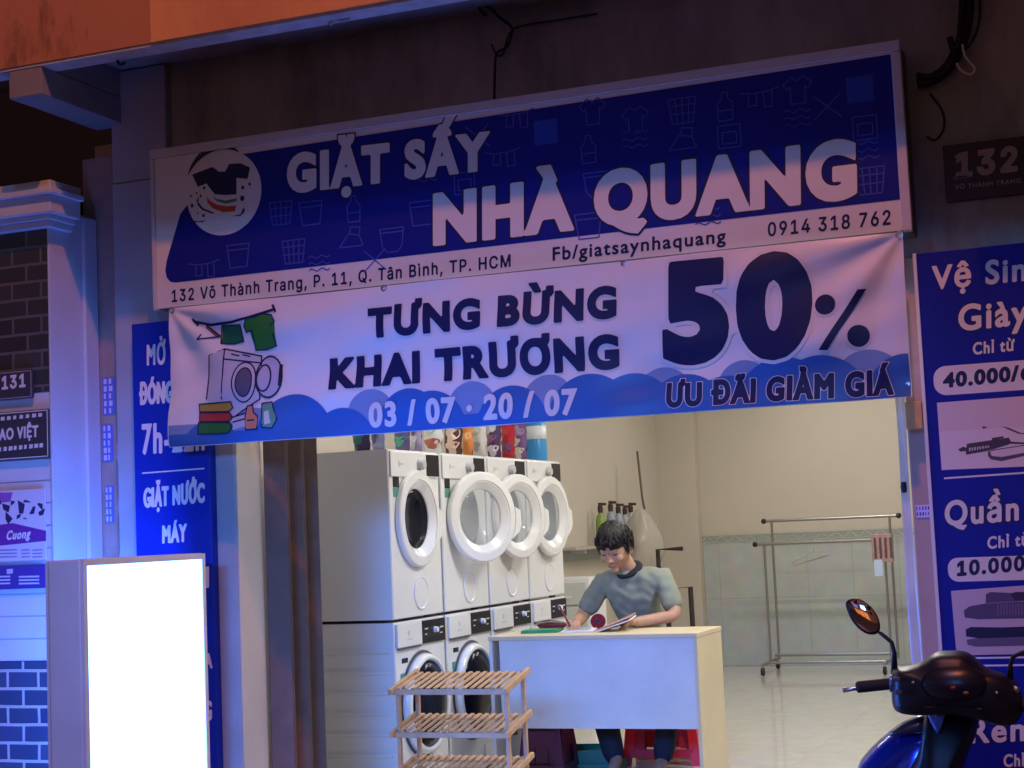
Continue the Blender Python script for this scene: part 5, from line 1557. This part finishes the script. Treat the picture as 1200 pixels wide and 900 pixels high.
# hair: thick cap with fringe and short sides, broken into locks
hb = MB()
n, m = 72, 30
rh = random.Random(5)
for j in range(m+1):
    a = math.pi*0.70*j/m
    for k in range(n):
        t = 2*math.pi*k/n
        x, y, z = math.sin(a)*math.cos(t), math.sin(a)*math.sin(t), math.cos(a)
        # hairline: lower at the back and sides, over the forehead in front
        front = max(0, y)
        zmin = 0.34-0.80*max(0, -y)-0.20*(1-front)*(1 if abs(x) > .6 else .6)
        if y > 0.05: zmin = 0.36+0.10*x+0.06*math.sin(x*13+0.6)+0.035*math.sin(x*29)+0.10*max(0, abs(x)-0.55)-0.75*max(0, abs(x)-0.86)/0.14
        zz = max(z, zmin)
        if z < zmin:
            sc = math.sqrt(max(1e-6, 1-zz*zz))/max(1e-6, math.sqrt(x*x+y*y))
            x, y, z = x*sc, y*sc, zz
            th = 0.002
        else:
            th = 0.003+0.029*max(0, min(1, (z-max(zmin, 0.30 if y < 0.3 else zmin))/0.42))*(1+0.18*x)
            th *= 0.90+0.16*abs(math.sin(t*9+z*7+2*math.sin(t*3)))
            th += 0.006*max(0, y)*(1 if z > 0.3 else 0)
        X, Y, Z = skull(x, y, z)
        L = math.sqrt(X*X+Y*Y+Z*Z)
        f = (L+th)/L
        hb.v.append(hp(X*f, Y*f, Z*f))
for j in range(m):
    for k in range(n):
        hb.f.append((j*n+k, (j+1)*n+k, (j+1)*n+(k+1) % n, j*n+(k+1) % n))
# loose locks
for i in range(420):
    t = rh.uniform(0, 6.283); el_ = rh.uniform(0.25, 1.0)
    x, y, z = math.cos(t)*math.cos(el_), math.sin(t)*math.cos(el_), math.sin(el_)
    pts = []
    lk = rh.uniform(-.006, .007)
    for q in range(5):
        e2 = el_-0.13*q
        if y > 0.2 and math.sin(e2) < 0.24: break
        tw = rh.choice((-1, 1)) if q == 0 else tw
        x2, y2, z2 = math.cos(t+0.06*q*tw)*math.cos(e2), math.sin(t+0.06*q*tw)*math.cos(e2), math.sin(e2)
        X, Y, Z = skull(x2, y2, z2); L = math.sqrt(X*X+Y*Y+Z*Z); f = (L+0.025-0.003*q+lk)/L
        pts.append(hp(X*f, Y*f, Z*f))
    if len(pts) > 2:
        hb.tube(pts, [0.0036*(1-0.18*q) for q in range(len(pts))], 5)
obj('hair', hb, M_hair, man, smooth=True)
# t-shirt with short sleeves
sh = MB()
def put2(vf): sh.add(*vf)
mR, mL = sR+(eR-sR)*0.92, sL+(eL-sL)*0.92
put2(grow([V((-2.62, 8.70, 0.50)), V((-2.62, 8.665, 0.66)), V((-2.63, 8.585, 0.86)), V((-2.64, 8.53, 0.990)), V((-2.643, 8.516, 1.036)), sR+V((0.0, 0, .004)), mR, sL+V((-0.0, 0, .004)), mL],
    [(0, 1), (1, 2), (2, 3), (3, 4), (3, 5), (5, 6), (3, 7), (7, 8)], [(.135, .165), (.125, .155), (.125, .170), (.108, .150), .078, .070, .064, .064, .064], 2))
for (c_, r_) in (((-2.545, 8.515, 1.012), (.10, .075, .058)), ((-2.745, 8.515, 1.000), (.10, .075, .055)), ((-2.645, 8.512, 1.022), (.090, .080, .048))):
    bl = MB().ball(c_, 1, 20, 14, r_)
    sh.add(bl.v, bl.f)
sho = fuse(sh, 0.007, 4)
rs = random.Random(2)
for p in sho.v:      # cloth creases across the chest and at the sleeves
    w_ = 0.0030*math.sin(p.x*21+p.z*47+2*math.sin(p.x*9))+0.0030*math.sin(p.x*70-p.z*22+p.y*30+1.5*math.sin(p.z*25))+0.0015*math.sin(p.x*35+p.z*110+1.5*math.sin(p.x*40))
    p.y -= w_
    p.z += w_*0.5
shirt = obj('tshirt', sho, M_shirt, man, smooth=True)
ca = (hj-nb_).normalized()
obj('collar', MB().lathe([(.060, -0.010), (.076, -0.010), (.079, -0.002), (.075, 0.008), (.060, 0.010)], nb_+V((0.0, -0.014, 0.010)), (ca+V((0.05, -0.12, 0.25))).normalized(), 36), M_collar, shirt, smooth=True)
tr = MB()
tr.add(*grow([V((-2.62, 8.70, 0.50)), V((-2.71, 8.66, 0.50)), V((-2.80, 8.30, 0.475)), V((-2.735, 8.22, 0.27)), V((-2.66, 8.14, 0.05)), V((-2.53, 8.66, 0.50)), V((-2.37, 8.27, 0.475)), V((-2.39, 8.21, 0.27)), V((-2.415, 8.155, 0.05))],
    [(0, 1), (1, 2), (2, 3), (3, 4), (0, 5), (5, 6), (6, 7), (7, 8)], [.135, .098, .078, .072, .060, .098, .078, .066, .058], 2))
obj('trousers', tr, M_trouser, man, smooth=True)
for (x, y) in ((-2.66, 8.07), (-2.41, 8.08)):
    obj('sandal', MB().box(x-0.045, x+0.045, y-0.09, y+0.13, 0.001, 0.014), M_black, man, bevel=0.006)

# ------------------------------------------------------------------ things lying on the counter
zt_ = 0.7505
M_paper = mat('white paper', (0.72, 0.70, 0.66), 0.6, var=0.05, scale=8)
nbk = thing('notebook', 'open notebook with white pages and a pinkish cover raised on its right', 'notebook', (-2.72, 8.10, zt_))
def page(p, q, r, s, th=0.006):
    d = (V(q)-V(p)).cross(V(s)-V(p)).normalized()*th
    return MB().prism([V(p), V(q), V(r), V(s)], d)
obj('page_block', page((-2.86, 7.93, zt_), (-2.70, 7.97, zt_), (-2.74, 8.17, zt_), (-2.90, 8.13, zt_), 0.012), M_paper, nbk, bevel=0.002)
obj('cover', page((-2.695, 7.97, zt_), (-2.50, 7.985, zt_+0.070), (-2.53, 8.20, zt_+0.082), (-2.735, 8.17, zt_), 0.004), mat('pinkish card', (0.50, 0.25, 0.20), 0.5, var=0.1), nbk)
obj('page_block', page((-2.695, 7.968, zt_+0.001), (-2.50, 7.983, zt_+0.062), (-2.53, 8.198, zt_+0.074), (-2.735, 8.168, zt_+0.001), -0.007), M_paper, nbk)
mb = MB()
for i in range(9):
    t = 0.1+0.085*i
    a = V((-2.86, 7.93, zt_+0.0124))*(1-t)+V((-2.90, 8.13, zt_+0.0124))*t
    mb.bar(a+V((0.015, 0.003, 0)), a+V((0.145-0.01*(i % 3), 0.037, 0)), 0.002, 0.0004)
obj('handwriting', mb, mat('blue ink', (0.03, 0.04, 0.20), 0.6), nbk)
gb = thing('notebook', 'green covered notebook lying at the left end of the counter top', 'notebook', (-3.03, 8.06, zt_))
obj('cover', MB().prism([V((-3.10, 7.97, zt_)), V((-2.905, 8.00, zt_)), V((-2.925, 8.17, zt_)), V((-3.12, 8.14, zt_))], (0, 0, 0.012)), mat('green card', (0.02, 0.26, 0.10), 0.4), gb, bevel=0.002)
obj('page_block', MB().prism([V((-3.096, 7.974, zt_+0.0125)), V((-2.92, 8.003, zt_+0.0125)), V((-2.938, 8.16, zt_+0.0125)), V((-3.112, 8.132, zt_+0.0125))], (0, 0, 0.003)), mat('green card', (0.02, 0.26, 0.10), 0.4), gb)
pen = thing('pen', 'dark red pen held in the hand of the man', 'pen', wR+V((0.0, -0.10, 0.0)))
pa, pb_ = V((-2.835, 8.035, zt_+0.014)), V((-2.945, 8.165, 0.880))
obj('barrel', MB().tube([pa+(pb_-pa)*0.08, pb_], 0.0055, 12), mat('wine red plastic', (0.18, 0.012, 0.03), 0.35), pen, smooth='auto')
obj('tip', MB().tube([pa, pa+(pb_-pa)*0.08], [0.001, 0.005], 12), M_steel, pen)
pcs = thing('pencil_case', 'dark red pencil pouch lying behind the writing hand', 'pencil case', (-3.02, 8.22, zt_))
mb = MB().ball((-3.015, 8.225, zt_+0.026), 1, 20, 12, (0.085, 0.040, 0.026))
obj('pouch', mb, mat('dark red cloth', (0.15, 0.012, 0.025), 0.7, var=0.2, scale=20), pcs, smooth=True)
obj('zip', MB().tube([(-3.085, 8.205, zt_+0.040), (-3.01, 8.188, zt_+0.046), (-2.945, 8.205, zt_+0.040)], 0.003, 6), M_steel, pcs)
cp = thing('tape_roll', 'round wine red tape roll standing between the hands of the man', 'tape', (-2.755, 8.235, zt_))
obj('roll', MB().lathe([(0.014, -0.016), (0.038, -0.016), (0.040, -0.012), (0.040, 0.012), (0.038, 0.016), (0.014, 0.016)], (-2.755, 8.235, zt_+0.041), (0.25, -1, 0), 36, True), mat('wine red tape', (0.16, 0.010, 0.022), 0.6, spec=0.2), cp, smooth='auto')
obj('core', MB().lathe([(0.0, -0.012), (0.0135, -0.0125), (0.0135, 0.0125), (0.0, 0.012)], (-2.755, 8.235, zt_+0.041), (0.25, -1, 0), 28), mat('dark core', (0.05, 0.01, 0.015), 0.5), cp, smooth='auto')

# ------------------------------------------------------------------ motor scooter parked before the price board
YM = 4.60
M_sblk = mat('black scooter plastic', (0.010, 0.010, 0.013), 0.42, var=0.25, scale=18)
M_sblue = mat('metallic blue paint', (0.010, 0.035, 0.42), 0.22, metal=0.45, coat=1.0)
M_sblue2 = mat('light blue paint', (0.04, 0.16, 0.50), 0.3, metal=0.2, coat=0.8)
M_sdark = mat('dark silver paint', (0.10, 0.10, 0.14), 0.28, metal=0.6, coat=0.6)
M_tyre = mat('tyre rubber', (0.018, 0.018, 0.018), 0.8)
M_mir = mat('mirror glass', (0.85, 0.85, 0.85), 0.03, metal=1.0)
sc_ = thing('motor_scooter', 'dark blue motor scooter with black handlebar cover parked before the price board', 'scooter', (-0.53, 4.3, ST))
def puffy(name, px, y, depth, m, parent, shrink=(0.62, 0.90, 1.0, 1.0, 0.86, 0.5), bev=0.0, lean=(0, 0)):
    """rounded body from an outline: rings swelling and shrinking through its depth"""
    P = [AY(u, v, y) for (u, v) in px]
    # resample smooth closed outline
    n = len(P)
    Q = []
    for i in range(n):
        p0, p1, p2, p3 = P[i-1], P[i], P[(i+1) % n], P[(i+2) % n]
        for k in range(4):
            t = k/4
            Q.append(0.5*((2*p1)+(p2-p0)*t+(2*p0-5*p1+4*p2-p3)*t*t+(3*p1-p0-3*p2+p3)*t*t*t))
    c = sum(Q, V((0, 0, 0)))/len(Q)
    N = len(Q)
    mb = MB()
    K = len(shrink)
    for j, s in enumerate(shrink):
        d = -depth/2+depth*j/(K-1)
        for p in Q:
            mb.v.append(V((c.x+(p.x-c.x)*s+lean[0]*d, y+d, c.z+(p.z-c.z)*s+lean[1]*d)))
    for j in range(K-1):
        for k in range(N):
            mb.f.append((j*N+k, j*N+(k+1) % N, (j+1)*N+(k+1) % N, (j+1)*N+k))
    mb.v.append(V((c.x+lean[0]*-depth/2, y-depth/2-0.004, c.z))); a = len(mb.v)-1
    mb.v.append(V((c.x+lean[0]*depth/2, y+depth/2+0.004, c.z))); b = len(mb.v)-1
    for k in range(N):
        mb.f.append((a, (k+1) % N, k)); mb.f.append((b, (K-1)*N+k, (K-1)*N+(k+1) % N))
    return obj(name, mb, m, parent, smooth=True)
cowl = puffy('handlebar_cover', [(1046, 800), (1048, 784), (1064, 781), (1080, 775), (1096, 765), (1112, 763), (1130, 764), (1142, 771), (1156, 783), (1178, 791), (1192, 802), (1198, 820), (1196, 840), (1180, 850), (1150, 842), (1120, 836), (1090, 837), (1062, 836), (1048, 828)], YM, 0.19, M_sblk, sc_, (0.80, 0.95, 1.0, 1.0, 0.92, 0.7))
puffy('instrument_cover', [(1078, 795), (1100, 782), (1135, 782), (1158, 798), (1150, 818), (1115, 824), (1084, 815)], YM-0.10, 0.05, mat('smoked cover', (0.012, 0.012, 0.016), 0.35, coat=0.0), cowl, (0.4, 0.8, 1.0, 1.0))
for (u, v, col) in ((1117, 806, (0.35, 0.03, 0.02)), (1132, 812, (0.25, 0.16, 0.04))):
    p = AY(u, v, YM-0.135)
    obj('tell_tale', MB().ball(p, 0.006, 10, 8, (1.3, 0.5, 0.8)), mat('lens %.2f' % col[0], col, 0.2), cowl, smooth=True)
# switch blocks, seam, screws and control cables on the handlebar
for (u, v) in ((1052, 796), (1054, 811)):
    p = AY(u, v, YM-0.085)
    obj('switch', MB().box(p.x-0.010, p.x+0.010, p.y-0.012, p.y+0.02, p.z-0.006, p.z+0.006), M_sdark, cowl, bevel=0.003)
obj('panel_seam', MB().tube([AY(u, v, YM-0.096+dy) for (u, v, dy) in ((1062, 826, .02), (1085, 829, .0), (1115, 828, -.004), (1150, 831, .0), (1180, 838, .02))], 0.0016, 6), M_black, cowl)
for (u, v) in ((1070, 800), (1168, 812)):
    obj('screw', MB().ball(AY(u, v, YM-0.098), 0.0045, 10, 6, (1, 0.5, 1)), M_bolt, cowl, smooth=True)
# left grip, lever and mirror, right grip mostly outside the picture
g0, g1 = AY(1046, 801, YM), AY(1003, 805.5, YM-0.03)
obj('handgrip', MB().tube([g0+(g1-g0)*t for t in (0, .1, .5, .95, 1.0)], [0.015, 0.0165, 0.0165, 0.0165, 0.010], 14), M_tyre, sc_, smooth='auto')
le = AY(988, 809, YM-0.02)
obj('brake_lever', MB().tube([g0+V((0.01, 0.035, 0.0)), g0+(g1-g0)*0.6+V((0, 0.045, -0.004)), g1+V((0, 0.03, -0.006)), le], [0.007, 0.006, 0.005, 0.007], 8), M_bolt, sc_, smooth=True)
obj('collar_clamp', MB().tube([g0+V((0.03, 0, -0.002)), g0+V((-0.006, 0, 0.0))], 0.024, 14), M_sblue2, sc_, smooth='auto')
cg0, cg1 = AY(1196, 826, YM), AY(1244, 838, YM-0.03)
obj('handgrip', MB().tube([cg0, cg1], 0.0165, 14), M_tyre, sc_, smooth='auto')
obj('brake_lever', MB().tube([cg0+V((0, .04, 0)), (cg0+cg1)/2+V((0, .05, 0)), cg1+V((0.03, .03, 0))], 0.006, 8), M_bolt, sc_, smooth=True)
obj('lever_joint', MB().ball(AY(1191, 808, YM-0.06), 0.010, 10, 8), M_bolt, sc_, smooth=True)
mpx = [(994, 708), (998, 704), (1006, 703), (1014, 707), (1022, 714), (1028, 724), (1030, 735), (1026, 740.5), (1018, 741), (1009, 736), (1001, 727), (996, 717)]
mh = puffy('mirror_housing', [(1012+(u-1012)*1.09, 722+(v-722)*1.09) for (u, v) in mpx], YM, 0.036, M_black, sc_, (1.0, 1.02, 1.0, 0.85, 0.55))
mb = MB()
gp = [AY(u, v, YM-0.0195) for (u, v) in mpx]
gc = sum(gp, V((0, 0, 0)))/len(gp)
for f_ in (1.0, 0.8, 0.6, 0.4, 0.2):
    mb.v += [gc+(p-gc)*f_+V((0, -0.006*(1-f_*f_), 0)) for p in gp]
mb.v.append(gc+V((0, -0.006, 0)))
ng = len(gp)
for r_ in range(4):
    mb.f += [(r_*ng+k, r_*ng+(k+1) % ng, (r_+1)*ng+(k+1) % ng, (r_+1)*ng+k) for k in range(ng)]
mb.f += [(4*ng+k, 4*ng+(k+1) % ng, 5*ng) for k in range(ng)]
mg = obj('mirror_glass', mb, M_mir, mh, smooth=True)
obj('mirror_stem', MB().tube([AY(1028, 739, YM+0.01), AY(1037, 746, YM), AY(1045, 753, YM), AY(1048, 765, YM), AY(1048, 790, YM)], [0.0055, 0.006, 0.006, 0.0065, 0.010], 10), M_sblk, sc_, smooth=True)
obj('mirror_stem', MB().tube([AY(1184, 796, YM), AY(1184, 780, YM), AY(1187, 770, YM), AY(1197, 765, YM), AY(1225, 758, YM)], [0.009, 0.006, 0.006, 0.006, 0.005], 10), M_sblk, sc_, smooth=True)
mh2 = puffy('mirror_housing', [(1225, 726), (1243, 712), (1262, 716), (1266, 738), (1250, 760), (1230, 760)], YM, 0.036, M_black, sc_, (1.0, 1.02, 1.0, 0.85, 0.55))
# leg shield, inner column and body
puffy('inner_column', [(1088, 828), (1140, 838), (1142, 860), (1134, 882), (1126, 910), (1120, 1000), (1080, 1080), (1040, 1040), (1050, 940), (1076, 880)], YM+0.06, 0.16, M_sblk, sc_, (0.7, 0.92, 1.0, 1.0))
puffy('leg_shield', [(1004, 905), (1014, 884), (1034, 864), (1058, 847), (1086, 838), (1110, 850), (1120, 900), (1110, 1000), (1070, 1090), (1030, 1060), (1006, 980)], YM+0.17, 0.16, M_sblue, sc_, (0.55, 0.84, 0.97, 1.0, 0.8, 0.45))
puffy('shield_lip', [(1040, 861), (1058, 846), (1084, 836), (1096, 842), (1090, 856), (1062, 860)], YM+0.10, 0.07, M_sdark, sc_)
puffy('blue_trim', [(1086, 826), (1106, 824), (1107, 840), (1100, 860), (1094, 852), (1088, 840)], YM-0.025, 0.03, M_sblue2, sc_)
def wheel(x, y):
    wv = obj('wheel', MB().lathe([(0.05, -0.03), (0.17, -0.035), (0.17, 0.035), (0.05, 0.03)], (x, y, ST+0.245), (1, 0, 0), 36, True), M_sdark, sc_, smooth='auto')
    obj('tyre', MB().lathe([(0.171, -0.04), (0.215, -0.045), (0.243, -0.02), (0.245, 0), (0.243, 0.02), (0.215, 0.045), (0.171, 0.04)], (x, y, ST+0.246), (1, 0, 0), 48, True), M_tyre, wv, smooth='auto')
wheel(-0.53, 4.98)
wheel(-0.53, 3.72)
obj('front_fender', MB().tube([V((-0.53, 4.98+0.27*math.cos(t), ST+0.245+0.27*math.sin(t))) for t in [R_(q) for q in range(20, 171, 10)]], 0.05, 12), M_sblue, sc_, smooth=True)
obj('fork', MB().tube([(-0.60, 4.98, ST+0.245), (-0.58, 4.80, 0.35)], 0.02, 10).tube([(-0.46, 4.98, ST+0.245), (-0.48, 4.80, 0.35)], 0.02, 10), M_sdark, sc_, smooth=True)
obj('floorboard', MB().box(-0.68, -0.38, 4.05, 4.62, ST+0.25, ST+0.32), M_sblk, sc_, bevel=0.02)
rbx = MB().ball((-0.53, 3.72, ST+0.50), 1, 24, 16, (0.17, 0.52, 0.18))
obj('rear_body', rbx, M_sblue, sc_, smooth=True)
obj('seat', MB().ball((-0.53, 3.74, ST+0.66), 1, 24, 14, (0.15, 0.42, 0.07)), M_sblk, sc_, smooth=True)
obj('kick_stand', MB().tube([(-0.66, 4.0, ST+0.25), (-0.76, 4.02, ST+0.005)], 0.012, 8), M_sblk, sc_)

# ------------------------------------------------------------------ houses across the street, seen in the scooter mirror
opp = thing('opposite_house', 'plain house across the street behind the photographer', 'house', (0, -9, ST))
obj('wall', MB().box(-14, 14, -9.4, -9, ST-0.12, 9), mat('ochre render', (0.42, 0.31, 0.21), 0.85, var=0.3, scale=1.2), opp)
for i in range(7):
    for k in range(3):
        wn_ = obj('window', MB().box(-11.6+3.6*i, -10.0+3.6*i, -9.0, -8.96, 3.4+2.4*k, 4.8+2.4*k), M_dkg, opp)
for (xa_, xb_) in ((-7.0, -4.4), (-4.0, -1.8), (-1.4, 0.8)):
    obj('lit_doorway', MB().box(xa_, xb_, -8.999, -8.94, ST, 2.5), mat('lamplit doorway', (0.6, 0.35, 0.15), 0.5, emit=(1.0, 0.36, 0.10), estr=0.55), opp)  # glowing panels added to give the scooter mirror an orange reflection
